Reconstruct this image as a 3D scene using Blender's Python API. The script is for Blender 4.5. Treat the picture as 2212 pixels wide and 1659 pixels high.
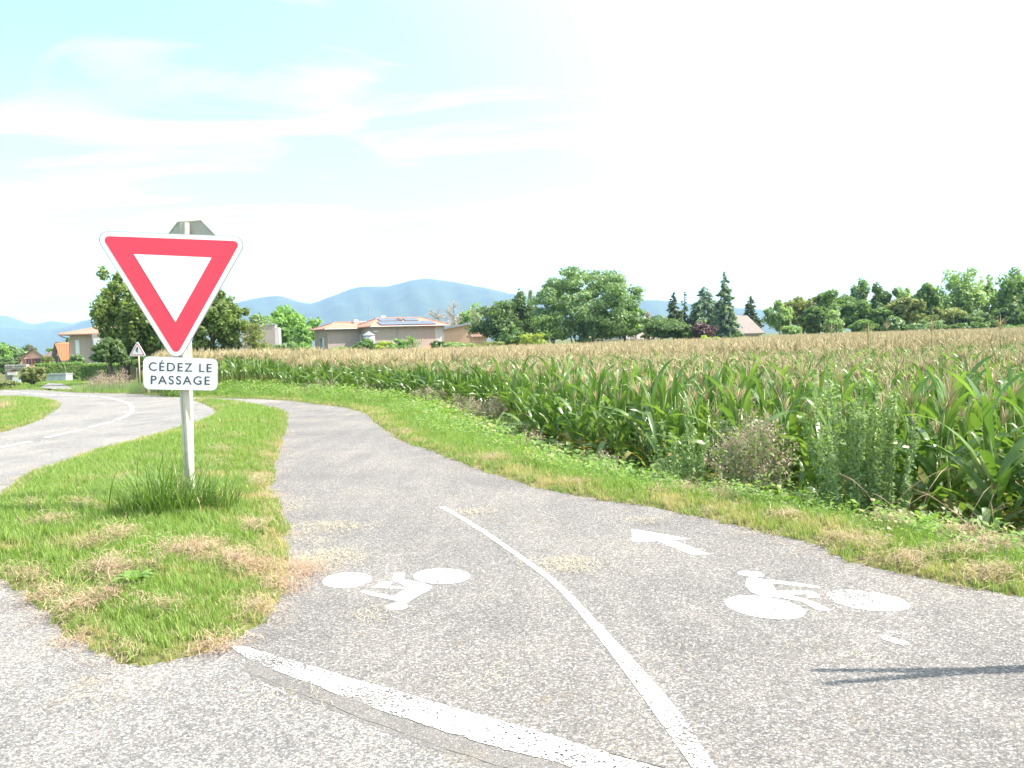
import bpy, bmesh, math, random
import numpy as np
from mathutils import Vector, Matrix, Euler

R = math.radians
sc = bpy.context.scene
for o in list(bpy.data.objects):
    bpy.data.objects.remove(o)
C = sc.collection
rng = np.random.default_rng(7)
random.seed(7)

# ------------------------------------------------------------------ camera
CAM_H, FPX, CX, CY = 1.25, 1900.0, 1106.0, 829.5
PITCH, ROLL = math.atan(94.5 / FPX), R(1.8)
_f = np.array([0, math.cos(PITCH), -math.sin(PITCH)])
_u0 = np.array([0, math.sin(PITCH), math.cos(PITCH)])
_r0 = np.array([1.0, 0, 0])
_r = math.cos(ROLL) * _r0 - math.sin(ROLL) * _u0
_u = math.sin(ROLL) * _r0 + math.cos(ROLL) * _u0
EYE = np.array([0, 0, CAM_H])
cd = bpy.data.cameras.new('camera')
cam = bpy.data.objects.new('camera', cd)
C.objects.link(cam)
cam.matrix_world = Matrix(((_r[0], _u[0], -_f[0], 0), (_r[1], _u[1], -_f[1], 0), (_r[2], _u[2], -_f[2], CAM_H), (0, 0, 0, 1)))
cd.sensor_fit = 'HORIZONTAL'
cd.sensor_width = 36
cd.lens = 36 * FPX / 2212.0
cd.clip_start, cd.clip_end = 0.05, 40000
sc.camera = cam

# ------------------------------------------------------------------ light, sky, exposure
SUN_EL, SUN_AZ = R(50), R(88)          # azimuth clockwise from +Y (the view direction)
sun_dir = Vector((math.sin(SUN_AZ) * math.cos(SUN_EL), math.cos(SUN_AZ) * math.cos(SUN_EL), math.sin(SUN_EL)))
ld = bpy.data.lights.new('sun', 'SUN')
ld.energy, ld.angle, ld.color = 4.4, R(0.53), (1.0, 0.935, 0.83)
sun = bpy.data.objects.new('sun', ld)
C.objects.link(sun)
sun.rotation_euler = sun_dir.to_track_quat('Z', 'Y').to_euler()
sun.location = (20, 0, 40)

w = bpy.data.worlds.new('World')
sc.world = w
w.use_nodes = True
nt = w.node_tree
nt.nodes.clear()
def N(t, typ, **kw):
    n = t.nodes.new(typ)
    for k, v in kw.items():
        setattr(n, k, v)
    return n
def ramp(t, pts, interp='LINEAR'):
    n = t.nodes.new('ShaderNodeValToRGB')
    n.color_ramp.interpolation = interp
    e = n.color_ramp.elements
    while len(e) < len(pts):
        e.new(0.5)
    for i, (p, c) in enumerate(pts):
        e[i].position = p
        e[i].color = (c, c, c, 1) if isinstance(c, (int, float)) else (*c, 1)
    return n
out = N(nt, 'ShaderNodeOutputWorld')
bg = N(nt, 'ShaderNodeBackground')
sky = N(nt, 'ShaderNodeTexSky', sky_type='NISHITA')
sky.sun_disc = False
sky.sun_elevation, sky.sun_rotation = SUN_EL, SUN_AZ
sky.air_density, sky.dust_density, sky.ozone_density, sky.altitude = 1.0, 0.35, 1.2, 100
bg.inputs[1].default_value = 0.145
# thin high cloud: noise laid out on the cloud deck (direction divided by its height)
tc = N(nt, 'ShaderNodeTexCoord')
sep = N(nt, 'ShaderNodeSeparateXYZ')
nt.links.new(tc.outputs['Generated'], sep.inputs[0])
mx = N(nt, 'ShaderNodeMath', operation='MAXIMUM'); mx.inputs[1].default_value = 0.0
nt.links.new(sep.outputs[2], mx.inputs[0])
ad = N(nt, 'ShaderNodeMath', operation='ADD'); ad.inputs[1].default_value = 0.16
nt.links.new(mx.outputs[0], ad.inputs[0])
dx = N(nt, 'ShaderNodeMath', operation='DIVIDE'); dy = N(nt, 'ShaderNodeMath', operation='DIVIDE')
nt.links.new(sep.outputs[0], dx.inputs[0]); nt.links.new(ad.outputs[0], dx.inputs[1])
nt.links.new(sep.outputs[1], dy.inputs[0]); nt.links.new(ad.outputs[0], dy.inputs[1])
cmb = N(nt, 'ShaderNodeCombineXYZ')
nt.links.new(dx.outputs[0], cmb.inputs[0]); nt.links.new(dy.outputs[0], cmb.inputs[1])
mp = N(nt, 'ShaderNodeMapping')
mp.inputs['Rotation'].default_value = (0, 0, R(-52))
mp.inputs['Scale'].default_value = (0.8, 1.5, 1)
mp.inputs['Location'].default_value = (1.3, 0.9, 0)
nt.links.new(cmb.outputs[0], mp.inputs[0])
nz = N(nt, 'ShaderNodeTexNoise'); nz.inputs['Scale'].default_value = 1.5; nz.inputs['Detail'].default_value = 5; nz.inputs['Roughness'].default_value = 0.52; nz.inputs['Distortion'].default_value = 1.3
nt.links.new(mp.outputs[0], nz.inputs[0])
cr = ramp(nt, [(0.44, 0.0), (0.90, 0.75)])
nt.links.new(nz.outputs[0], cr.inputs[0])
tint = N(nt, 'ShaderNodeMix', data_type='RGBA', blend_type='MULTIPLY'); tint.inputs[0].default_value = 1
nt.links.new(sky.outputs[0], tint.inputs[6]); tint.inputs[7].default_value = (0.90, 1.06, 0.84, 1)
cl = N(nt, 'ShaderNodeMix', data_type='RGBA'); cl.inputs[7].default_value = (7.0, 7.1, 7.1, 1)
# milky veil of cirrus, brighter round the sun
dt = N(nt, 'ShaderNodeVectorMath', operation='DOT_PRODUCT'); dt.inputs[1].default_value = tuple(sun_dir)
nt.links.new(tc.outputs['Generated'], dt.inputs[0])
vr = ramp(nt, [(0.0, 0.04), (0.2, 0.10), (0.5, 0.42), (1.0, 0.85)])
nt.links.new(dt.outputs['Value'], vr.inputs[0])
vm = N(nt, 'ShaderNodeMath', operation='MAXIMUM')
nt.links.new(cr.outputs[0], vm.inputs[0]); nt.links.new(vr.outputs[0], vm.inputs[1])
nt.links.new(vm.outputs[0], cl.inputs[0]); nt.links.new(tint.outputs[2], cl.inputs[6])
nt.links.new(cl.outputs[2], bg.inputs[0]); nt.links.new(bg.outputs[0], out.inputs[0])

vs = sc.view_settings
vs.view_transform = 'Standard'; vs.look = 'None'; vs.gamma = 1; vs.use_curve_mapping = False
vs.exposure = 1.36
sc.cycles.max_bounces = 5
sc.cycles.diffuse_bounces = 3
sc.cycles.glossy_bounces = 2
sc.cycles.adaptive_threshold = 0.02
sc.cycles.transparent_max_bounces = 12
sc.cycles.volume_bounces = 1
sc.cycles.use_denoising = True

# ------------------------------------------------------------------ helpers
def ray(u, v):
    return _f + (u - CX) / FPX * _r - (v - CY) / FPX * _u
def at(u, v, Y):
    d = ray(u, v)
    return EYE + d * (Y / d[1])
def gz(u, v, z=0.0):
    d = ray(u, v)
    return EYE + d * ((z - CAM_H) / d[2])
def sstep(a, b, x):
    t = np.clip((x - a) / (b - a), 0, 1)
    return t * t * (3 - 2 * t)
def B0(Y):
    return np.clip(0.015 * np.maximum(0, np.asarray(Y, float) - 10), 0, 1.05)
def gb(u, v):
    """pixel of the photograph -> point on the road surface (which falls gently beyond ten metres)"""
    d = ray(u, v)
    t = 0.5
    p = EYE + d * t
    lo, hi = 0.1, 400.0
    for _ in range(60):
        m = (lo + hi) / 2
        p = EYE + d * m
        if p[2] > -B0(p[1]):
            lo = m
        else:
            hi = m
    return p

def link(o, parent=None):
    C.objects.link(o)
    if parent is not None:
        o.parent = parent
    return o
def tag(o, label=None, cat=None, group=None, kind=None):
    if label: o['label'] = label
    if cat: o['category'] = cat
    if group: o['group'] = group
    if kind: o['kind'] = kind
    return o
def empty(name, loc=(0, 0, 0), rz=0.0):
    o = bpy.data.objects.new(name, None)
    o.empty_display_size = 0.2
    o.location = loc
    o.rotation_euler = (0, 0, rz)
    return link(o)
def mesh(name, V, F, mats, mi=None, smooth=False):
    me = bpy.data.meshes.new(name)
    V = np.asarray(V, dtype=np.float32)
    if isinstance(F, np.ndarray):
        nF, k = F.shape
        me.vertices.add(len(V)); me.vertices.foreach_set('co', V.ravel())
        me.loops.add(nF * k); me.loops.foreach_set('vertex_index', F.astype(np.int32).ravel())
        me.polygons.add(nF)
        me.polygons.foreach_set('loop_start', np.arange(0, nF * k, k, dtype=np.int32))
        me.polygons.foreach_set('loop_total', np.full(nF, k, dtype=np.int32))
        me.update(calc_edges=True)
    else:
        me.from_pydata(V.tolist(), [], F)
        me.update()
    for m in (mats if isinstance(mats, (list, tuple)) else [mats]):
        me.materials.append(m)
    if mi is not None:
        me.polygons.foreach_set('material_index', np.asarray(mi, dtype=np.int32))
    if smooth:
        me.polygons.foreach_set('use_smooth', np.ones(len(me.polygons), dtype=bool))
    return me
def obj(name, V, F, mats, parent=None, mi=None, smooth=False):
    return link(bpy.data.objects.new(name, mesh(name, V, F, mats, mi, smooth)), parent)

class MB:
    """collects shapes, builds ONE mesh object"""
    def __init__(s): s.V, s.F = [], []
    def add(s, V, F):
        n = len(s.V)
        s.V += [tuple(map(float, v)) for v in V]
        s.F += [tuple(i + n for i in f) for f in F]
        return s
    def box(s, x0, x1, y0, y1, z0, z1):
        return s.add([(x0, y0, z0), (x1, y0, z0), (x1, y1, z0), (x0, y1, z0), (x0, y0, z1), (x1, y0, z1), (x1, y1, z1), (x0, y1, z1)],
                     [(0, 3, 2, 1), (4, 5, 6, 7), (0, 1, 5, 4), (1, 2, 6, 5), (2, 3, 7, 6), (3, 0, 4, 7)])
    def tube(s, pts, rad, n=8, cap=True):
        pts = [Vector(p) for p in pts]
        rad = rad if isinstance(rad, (list, tuple)) else [rad] * len(pts)
        rings = []
        for i, p in enumerate(pts):
            t = (pts[min(i + 1, len(pts) - 1)] - pts[max(i - 1, 0)]).normalized()
            a = t.orthogonal().normalized() if abs(t.z) < 0.99 else Vector((1, 0, 0))
            if abs(t.z) >= 0.99: a = (a - t * a.dot(t)).normalized()
            elif i: 
                a = rings[-1][1] - t * rings[-1][1].dot(t); a = a.normalized() if a.length > 1e-6 else t.orthogonal().normalized()
            b = t.cross(a)
            rings.append(([p + (a * math.cos(2 * math.pi * k / n) + b * math.sin(2 * math.pi * k / n)) * rad[i] for k in range(n)], a))
        V = [v for r_, _ in rings for v in r_]
        F = []
        for i in range(len(pts) - 1):
            for k in range(n):
                F.append((i * n + k, i * n + (k + 1) % n, (i + 1) * n + (k + 1) % n, (i + 1) * n + k))
        if cap:
            F += [tuple(range(n))[::-1], tuple(range((len(pts) - 1) * n, len(pts) * n))]
        return s.add(V, F)
    def prism(s, poly, d):
        """poly: list of 3D points (flat), extruded by vector d"""
        n = len(poly); d = Vector(d)
        V = [Vector(p) for p in poly] + [Vector(p) + d for p in poly]
        return s.add(V, [tuple(range(n))[::-1], tuple(range(n, 2 * n))] + [(i, (i + 1) % n, n + (i + 1) % n, n + i) for i in range(n)])
    def build(s, name, m, parent=None, smooth=False):
        return obj(name, s.V, s.F, m, parent, smooth=smooth)

def fix_normals(o):
    bm = bmesh.new(); bm.from_mesh(o.data)
    bmesh.ops.recalc_face_normals(bm, faces=bm.faces)
    bm.to_mesh(o.data); bm.free()
    return o

# ------------------------------------------------------------------ materials
def base_mat(name):
    m = bpy.data.materials.new(name)
    m.use_nodes = True
    t = m.node_tree
    b = t.nodes['Principled BSDF']
    return m, t, b
def mat(name, col, rough=0.7, var=0.12, scale=4.0, bump=0.0, bscale=40.0, metal=0.0, spec=0.4, dirt=None):
    m, t, b = base_mat(name)
    b.inputs['Roughness'].default_value = rough
    b.inputs['Metallic'].default_value = metal
    b.inputs['Specular IOR Level'].default_value = spec
    co = N(t, 'ShaderNodeTexCoord')
    n = N(t, 'ShaderNodeTexNoise'); n.inputs['Scale'].default_value = scale; n.inputs['Detail'].default_value = 6; n.inputs['Roughness'].default_value = 0.65
    t.links.new(co.outputs['Object'], n.inputs[0])
    lo = tuple(max(0, c * (1 - var)) for c in col); hi = tuple(min(1, c * (1 + var)) for c in col)
    if dirt: lo = dirt
    r = ramp(t, [(0.3, lo), (0.7, hi)])
    t.links.new(n.outputs[0], r.inputs[0]); t.links.new(r.outputs[0], b.inputs['Base Color'])
    if bump:
        n2 = N(t, 'ShaderNodeTexNoise'); n2.inputs['Scale'].default_value = bscale; n2.inputs['Detail'].default_value = 4
        t.links.new(co.outputs['Object'], n2.inputs[0])
        bp = N(t, 'ShaderNodeBump'); bp.inputs['Strength'].default_value = bump; bp.inputs['Distance'].default_value = 0.02
        t.links.new(n2.outputs[0], bp.inputs['Height']); t.links.new(bp.outputs[0], b.inputs['Normal'])
    return m
def leaf_mat(name, c0, c1, trans=0.35, rough=0.5, dryc=None, spec=0.35, tcol=None):
    """colour varies from leaf to leaf and from plant to plant; dryc: straw colour taken where the scattered attribute says so"""
    m, t, b = base_mat(name)
    b.inputs['Roughness'].default_value = rough
    b.inputs['Specular IOR Level'].default_value = spec
    g = N(t, 'ShaderNodeNewGeometry'); oi = N(t, 'ShaderNodeObjectInfo')
    a = N(t, 'ShaderNodeMath', operation='ADD'); fr = N(t, 'ShaderNodeMath', operation='FRACT')
    t.links.new(g.outputs['Random Per Island'], a.inputs[0]); t.links.new(oi.outputs['Random'], a.inputs[1]); t.links.new(a.outputs[0], fr.inputs[0])
    mix = N(t, 'ShaderNodeMix', data_type='RGBA'); mix.inputs[6].default_value = (*c0, 1); mix.inputs[7].default_value = (*c1, 1)
    t.links.new(fr.outputs[0], mix.inputs[0])
    col = mix.outputs[2]
    if dryc:
        at_ = N(t, 'ShaderNodeAttribute', attribute_type='INSTANCER', attribute_name='dry')
        ad2 = N(t, 'ShaderNodeMath', operation='MULTIPLY_ADD'); ad2.inputs[1].default_value = 0.5; 
        t.links.new(fr.outputs[0], ad2.inputs[0]); t.links.new(at_.outputs['Fac'], ad2.inputs[2])
        rr = ramp(t, [(0.55, 0.0), (0.95, 1.0)])
        t.links.new(ad2.outputs[0], rr.inputs[0])
        mix2 = N(t, 'ShaderNodeMix', data_type='RGBA'); mix2.inputs[7].default_value = (*dryc, 1)
        t.links.new(rr.outputs[0], mix2.inputs[0]); t.links.new(col, mix2.inputs[6])
        col = mix2.outputs[2]
    t.links.new(col, b.inputs['Base Color'])
    if trans > 0:
        tr = N(t, 'ShaderNodeBsdfTranslucent')
        tm = N(t, 'ShaderNodeMix', data_type='RGBA', blend_type='MULTIPLY'); tm.inputs[0].default_value = 1
        tm.inputs[7].default_value = (*(tcol or (1.5, 1.7, 0.7)), 1)
        t.links.new(col, tm.inputs[6]); t.links.new(tm.outputs[2], tr.inputs[0])
        ms = N(t, 'ShaderNodeMixShader'); ms.inputs[0].default_value = trans
        t.links.new(b.outputs[0], ms.inputs[1]); t.links.new(tr.outputs[0], ms.inputs[2])
        t.links.new(ms.outputs[0], t.nodes['Material Output'].inputs[0])
    return m
def asphalt(name, mean, chip, warm=(1, 0.97, 0.95), contrast=1.0):
    m, t, b = base_mat(name)
    b.inputs['Roughness'].default_value = 0.85
    b.inputs['Specular IOR Level'].default_value = 0.25
    co = N(t, 'ShaderNodeTexCoord')
    wob = N(t, 'ShaderNodeTexNoise'); wob.inputs['Scale'].default_value = chip * 0.8; wob.inputs['Detail'].default_value = 2
    t.links.new(co.outputs['Object'], wob.inputs[0])
    mv = N(t, 'ShaderNodeVectorMath', operation='MULTIPLY_ADD'); mv.inputs[1].default_value = (0.012, 0.012, 0); 
    t.links.new(wob.outputs['Color'], mv.inputs[0]); t.links.new(co.outputs['Object'], mv.inputs[2])
    v = N(t, 'ShaderNodeTexVoronoi'); v.inputs['Scale'].default_value = chip
    v.inputs['Randomness'].default_value = 1.0
    t.links.new(mv.outputs[0], v.inputs['Vector'])
    s = N(t, 'ShaderNodeSeparateColor'); t.links.new(v.outputs['Color'], s.inputs[0])
    c = lambda k, tt=(1, 1, 1): tuple(max(0.012, mean + (mean * k - mean) * contrast) * a * b_ for a, b_ in zip(warm, tt))
    r = ramp(t, [(0.0, c(0.42)), (0.22, c(0.66)), (0.5, c(0.95, (1.02, 0.99, 0.96))), (0.74, c(1.25, (1.04, 0.98, 0.9))), (0.86, c(1.55)), (0.96, c(2.1)), (1.0, c(2.4))])
    t.links.new(s.outputs[0], r.inputs[0])
    # dark binder between the chips
    v2 = N(t, 'ShaderNodeTexVoronoi', feature='DISTANCE_TO_EDGE'); v2.inputs['Scale'].default_value = chip
    t.links.new(mv.outputs[0], v2.inputs['Vector'])
    r2 = ramp(t, [(0.02, 0.5), (0.14, 1.0)])
    t.links.new(v2.outputs['Distance'], r2.inputs[0])
    m1 = N(t, 'ShaderNodeMix', data_type='RGBA', blend_type='MULTIPLY'); m1.inputs[0].default_value = 0.85
    t.links.new(r.outputs[0], m1.inputs[6]); t.links.new(r2.outputs[0], m1.inputs[7])
    # broad patches of wear
    n1 = N(t, 'ShaderNodeTexNoise'); n1.inputs['Scale'].default_value = 0.55; n1.inputs['Detail'].default_value = 5; n1.inputs['Roughness'].default_value = 0.7
    t.links.new(co.outputs['Object'], n1.inputs[0])
    r3 = ramp(t, [(0.3, (0.78, 0.78, 0.80)), (0.5, (1, 1, 1)), (0.70, (1.2, 1.16, 1.1))])
    t.links.new(n1.outputs[0], r3.inputs[0])
    m2 = N(t, 'ShaderNodeMix', data_type='RGBA', blend_type='MULTIPLY'); m2.inputs[0].default_value = 1
    t.links.new(m1.outputs[2], m2.inputs[6]); t.links.new(r3.outputs[0], m2.inputs[7])
    # small stains
    n3 = N(t, 'ShaderNodeTexNoise'); n3.inputs['Scale'].default_value = 2.6; n3.inputs['Detail'].default_value = 3; n3.inputs['Roughness'].default_value = 0.6
    t.links.new(co.outputs['Object'], n3.inputs[0])
    r4 = ramp(t, [(0.64, (1, 1, 1)), (0.76, (1.1, 1.0, 0.84))])
    t.links.new(n3.outputs[0], r4.inputs[0])
    m3 = N(t, 'ShaderNodeMix', data_type='RGBA', blend_type='MULTIPLY'); m3.inputs[0].default_value = 1
    t.links.new(m2.outputs[2], m3.inputs[6]); t.links.new(r4.outputs[0], m3.inputs[7])
    wt = N(t, 'ShaderNodeTexNoise'); wt.inputs['Scale'].default_value = 7; wt.inputs['Detail'].default_value = 3
    mpp = N(t, 'ShaderNodeMapping'); mpp.inputs['Scale'].default_value = (0.5, 0.09, 1); mpp.inputs['Rotation'].default_value = (0, 0, R(-18))
    t.links.new(co.outputs['Object'], mpp.inputs[0]); t.links.new(mpp.outputs[0], wt.inputs[0])
    r5 = ramp(t, [(0.35, (0.9, 0.9, 0.91)), (0.65, (1.07, 1.06, 1.05))]); t.links.new(wt.outputs[0], r5.inputs[0])
    m4 = N(t, 'ShaderNodeMix', data_type='RGBA', blend_type='MULTIPLY'); m4.inputs[0].default_value = 1
    t.links.new(m3.outputs[2], m4.inputs[6]); t.links.new(r5.outputs[0], m4.inputs[7])
    t.links.new(m4.outputs[2], b.inputs['Base Color'])
    bp = N(t, 'ShaderNodeBump'); bp.inputs['Strength'].default_value = 0.55; bp.inputs['Distance'].default_value = 0.006
    mm = N(t, 'ShaderNodeMath', operation='MULTIPLY'); t.links.new(s.outputs[1], mm.inputs[0]); t.links.new(r2.outputs[0], mm.inputs[1])
    t.links.new(mm.outputs[0], bp.inputs['Height']); t.links.new(bp.outputs[0], b.inputs['Normal'])
    return m
def paint_mat(name, wear, col=(0.8, 0.8, 0.79), chip=105.0):
    """thermoplastic road paint, worn off the stones here and there (holes are real holes in the sheet)"""
    m, t, b = base_mat(name)
    b.inputs['Roughness'].default_value = 0.6
    b.inputs['Base Color'].default_value = (*col, 1)
    co = N(t, 'ShaderNodeTexCoord')
    v = N(t, 'ShaderNodeTexNoise'); v.inputs['Scale'].default_value = chip; v.inputs['Detail'].default_value = 2
    n = N(t, 'ShaderNodeTexNoise'); n.inputs['Scale'].default_value = 2.4; n.inputs['Detail'].default_value = 3
    t.links.new(co.outputs['Object'], v.inputs[0]); t.links.new(co.outputs['Object'], n.inputs[0])
    a = N(t, 'ShaderNodeMath', operation='MULTIPLY_ADD'); a.inputs[1].default_value = 0.55
    t.links.new(n.outputs[0], a.inputs[0]); t.links.new(v.outputs[0], a.inputs[2])
    r = ramp(t, [(wear, 0.0), (wear + 0.02, 1.0)])
    hs = N(t, 'ShaderNodeMath', operation='MULTIPLY'); hs.inputs[1].default_value = 0.75
    t.links.new(a.outputs[0], hs.inputs[0]); t.links.new(hs.outputs[0], r.inputs[0])
    tr = N(t, 'ShaderNodeBsdfTransparent'); ms = N(t, 'ShaderNodeMixShader')
    t.links.new(r.outputs[0], ms.inputs[0]); t.links.new(tr.outputs[0], ms.inputs[1]); t.links.new(b.outputs[0], ms.inputs[2])
    t.links.new(ms.outputs[0], t.nodes['Material Output'].inputs[0])
    return m

M = {}
M['road'] = asphalt('coarse_pale_asphalt', 0.27, 135, (1.0, 0.965, 0.94), 0.8)
M['path'] = asphalt('grey_path_asphalt', 0.232, 145, (1.0, 0.955, 0.925), 0.8)
M['seam'] = asphalt('smooth_seam_asphalt', 0.23, 160, (1.0, 0.95, 0.91), 0.35)
M['paint'] = paint_mat('white_road_paint', 0.515)
M['paint_worn'] = paint_mat('worn_white_road_paint', 0.565)
M['paint_old'] = paint_mat('almost_gone_road_paint', 0.64)
M['paint_line'] = paint_mat('speckled_white_line_paint', 0.562)

# ------------------------------------------------------------------ plan of the ground (pixels of the photograph laid on the road surface)
def G2(pts): return [tuple(gb(u, v)[:2]) for u, v in pts]
right_edge = G2([(2212, 1291), (2165, 1284), (2041, 1254), (1917, 1229), (1834, 1218), (1789, 1181), (1652, 1148), (1544, 1123), (1420, 1094), (1296, 1080), (1200, 1062), (1080, 1030), (1000, 1000), (930, 973), (861, 950), (835, 930), (811, 912), (795, 897), (783, 889), (736, 879), (686, 874), (628, 866), (561, 862), (486, 860), (430, 858)])
far_edge = G2([(375, 857), (275, 850), (175, 849), (75, 842), (0, 839), (-140, 834)])
RE = [(9.5, -6.0), (5.6, 0.5), (3.75, 2.6)] + right_edge
outer = RE + far_edge + [(-60, 38), (-60, -12), (9.5, -12)]
island = G2([(308, 1437), (246, 1427), (164, 1366), (130, 1330), (68, 1280), (0, 1246)]) + [(-4.6, 3.9), (-6.2, 4.6)] + G2([(-110, 1118), (0, 1075), (68, 1027), (188, 983), (290, 955), (386, 929), (430, 912), (462, 900), (469, 890), (462, 882), (440, 872), (412, 863), (436, 862), (486, 867), (536, 872), (586, 882), (617, 892), (618, 905), (612, 930), (595, 980), (588, 1007), (581, 1055), (597, 1102), (612, 1130), (606, 1226), (592, 1287), (547, 1349), (427, 1410)])
lgrass = G2([(0, 935), (75, 912), (112, 892), (130, 875), (120, 866), (75, 859), (25, 856), (0, 855), (-140, 851)]) + [(-50, 30), (-40, 14), (-14, 11.2)]

def poly_sd(P, poly):
    """signed distance, negative inside"""
    A = np.array(poly); Bv = np.roll(A, -1, 0)
    d = np.full(len(P), 1e9); ins = np.zeros(len(P), bool)
    for a, b in zip(A, Bv):
        e = b - a; wv = P - a
        t = np.clip((wv @ e) / max(e @ e, 1e-12), 0, 1)
        d = np.minimum(d, np.hypot(*(wv - t[:, None] * e).T))
        c = ((a[1] > P[:, 1]) != (b[1] > P[:, 1])) & (P[:, 0] < (b[0] - a[0]) * (P[:, 1] - a[1]) / (b[1] - a[1] + 1e-12) + a[0])
        ins ^= c
    return np.where(ins, -d, d)
def line_d(P, pl):
    A = np.array(pl); d = np.full(len(P), 1e9)
    for a, b in zip(A[:-1], A[1:]):
        e = b - a; wv = P - a
        t = np.clip((wv @ e) / max(e @ e, 1e-12), 0, 1)
        d = np.minimum(d, np.hypot(*(wv - t[:, None] * e).T))
    return d
_ph = rng.uniform(0, 6.28, 24); _dir = rng.uniform(0, 6.28, 24)
def wav(P, f0=1.0, n=8, o=0):
    s = np.zeros(len(P))
    for k in range(n):
        f = f0 * (1.55 ** k); th = _dir[(k + o) % 24]
        s += np.sin(f * (P[:, 0] * math.cos(th) + P[:, 1] * math.sin(th)) * 2 + _ph[(k + o) % 24] + 1.7 * np.sin(f * 0.6 * (P[:, 0] * math.sin(th) - P[:, 1] * math.cos(th)) + k)) / (1.25 ** k)
    return s / 3.2
def grass_sd(P):
    """positive on grass, negative on asphalt"""
    g = np.maximum(np.maximum(poly_sd(P, outer), -poly_sd(P, island)), -poly_sd(P, lgrass))
    amp = np.where(P[:, 1] < 16, 0.05, 0.03)
    return g + amp * wav(P, 3.0, 9) + 0.02
def base_h(P):
    """natural lie of the land: falls off towards the field and into the distance"""
    X, Y = P[:, 0], P[:, 1]
    Bf = B0(Y) * (1 - 0.5 * sstep(0, 45, X))
    dr = line_d(P, RE)
    out_ = poly_sd(P, outer)
    wv_ = np.interp(Y, [7, 15], [1.9, 2.5])
    A = 0.62 * sstep(0.35, wv_, np.where(out_ > 0, dr, 0)) * sstep(-11, -6, X)
    A = np.where(X > 200, 0.62, A)
    return -np.maximum(A, Bf)
def ground_h(P, sd=None):
    if sd is None: sd = grass_sd(P)
    h = base_h(P)
    isl = -poly_sd(P, island)
    bump = 0.05 * sstep(0.05, 0.7, isl) + 0.015 * wav(P, 1.3, 5, 3) * sstep(0.1, 0.5, sd)
    fade = sstep(120, 60, np.hypot(P[:, 0], P[:, 1]))
    return h + np.clip(sd * 0.35, -0.08, 0.025) + np.where(sd > 0, bump, 0) * fade

def grow(start, stop, step0, k):
    o, x, s = [], start, step0
    while x < stop:
        o.append(x); s *= k; x += s
    return o + [stop]
xs = np.array([-v for v in grow(9, 9000, 0.12, 1.11)][::-1] + list(np.arange(-8.9, 8.95, 0.1)) + grow(9, 9000, 0.12, 1.11))
ys = np.array([-v for v in grow(1, 900, 0.3, 1.25)][::-1] + list(np.arange(-0.5, 14, 0.1)) + list(np.arange(14, 34, 0.25)) + grow(34, 3950, 0.3, 1.1))
gx, gy = np.meshgrid(xs, ys)
GP = np.c_[gx.ravel(), gy.ravel()]
gsd = grass_sd(GP)
gh = ground_h(GP, gsd)
nx, ny = len(xs), len(ys)
ii = np.arange(nx * ny).reshape(ny, nx)
GF = np.stack([ii[:-1, :-1], ii[:-1, 1:], ii[1:, 1:], ii[1:, :-1]], -1).reshape(-1, 4)

def ground_mat():
    m, t, b = base_mat('verge_soil_and_turf')
    b.inputs['Roughness'].default_value = 0.95; b.inputs['Specular IOR Level'].default_value = 0.1
    co = N(t, 'ShaderNodeTexCoord')
    n = N(t, 'ShaderNodeTexNoise'); n.inputs['Scale'].default_value = 1.7; n.inputs['Detail'].default_value = 9; n.inputs['Roughness'].default_value = 0.7
    n2 = N(t, 'ShaderNodeTexNoise'); n2.inputs['Scale'].default_value = 45; n2.inputs['Detail'].default_value = 3
    t.links.new(co.outputs['Object'], n.inputs[0]); t.links.new(co.outputs['Object'], n2.inputs[0])
    r = ramp(t, [(0.3, (0.09, 0.12, 0.03)), (0.5, (0.13, 0.15, 0.045)), (0.62, (0.20, 0.165, 0.085)), (0.75, (0.26, 0.2, 0.11))])
    t.links.new(n.outputs[0], r.inputs[0])
    r2 = ramp(t, [(0.3, 0.55), (0.7, 1.25)]); t.links.new(n2.outputs[0], r2.inputs[0])
    mm = N(t, 'ShaderNodeMix', data_type='RGBA', blend_type='MULTIPLY'); mm.inputs[0].default_value = 1
    t.links.new(r.outputs[0], mm.inputs[6]); t.links.new(r2.outputs[0], mm.inputs[7]); t.links.new(mm.outputs[2], b.inputs['Base Color'])
    return m
M['ground'] = ground_mat()
g_o = obj('ground', np.c_[GP, gh], GF, M['ground'], smooth=True)
tag(g_o, 'grass covered verge, island and field ground reaching to the hills', kind='structure')

# asphalt sheet lies under the turf edge, follows the same fall
rx = np.arange(-60, 10.01, 0.5); ry = np.r_[np.arange(-12, 46.01, 0.5)]
ax, ay = np.meshgrid(rx, ry); AP = np.c_[ax.ravel(), ay.ravel()]
asd = poly_sd(AP, outer)
ii = np.arange(AP.shape[0]).reshape(len(ry), len(rx))
AF = np.stack([ii[:-1, :-1], ii[:-1, 1:], ii[1:, 1:], ii[1:, :-1]], -1).reshape(-1, 4)
keep = (asd[AF] < 0.45).all(1)
ro = obj('road', np.c_[AP, -B0(AP[:, 1])], AF[keep], M['road'])
tag(ro, 'coarse pale asphalt road bending away behind the sign', kind='structure')

# cycle path sheet, cut off at the give-way line
gl = [gb(497, 1402), gb(1440, 1661)]
gdir = Vector(gl[1] - gl[0]).normalized()
gn = Vector((-gdir.y, gdir.x, 0)).normalized()      # points away from the camera
pz = np.r_[np.arange(-6, 14, 0.25), np.arange(14, 34, 0.5)]
px_ = np.arange(-9, 10.01, 0.25)
ax, ay = np.meshgrid(px_, pz); AP = np.c_[ax.ravel(), ay.ravel()]
ii = np.arange(AP.shape[0]).reshape(len(pz), len(px_))
AF = np.stack([ii[:-1, :-1], ii[:-1, 1:], ii[1:, 1:], ii[1:, :-1]], -1).reshape(-1, 4)
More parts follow.
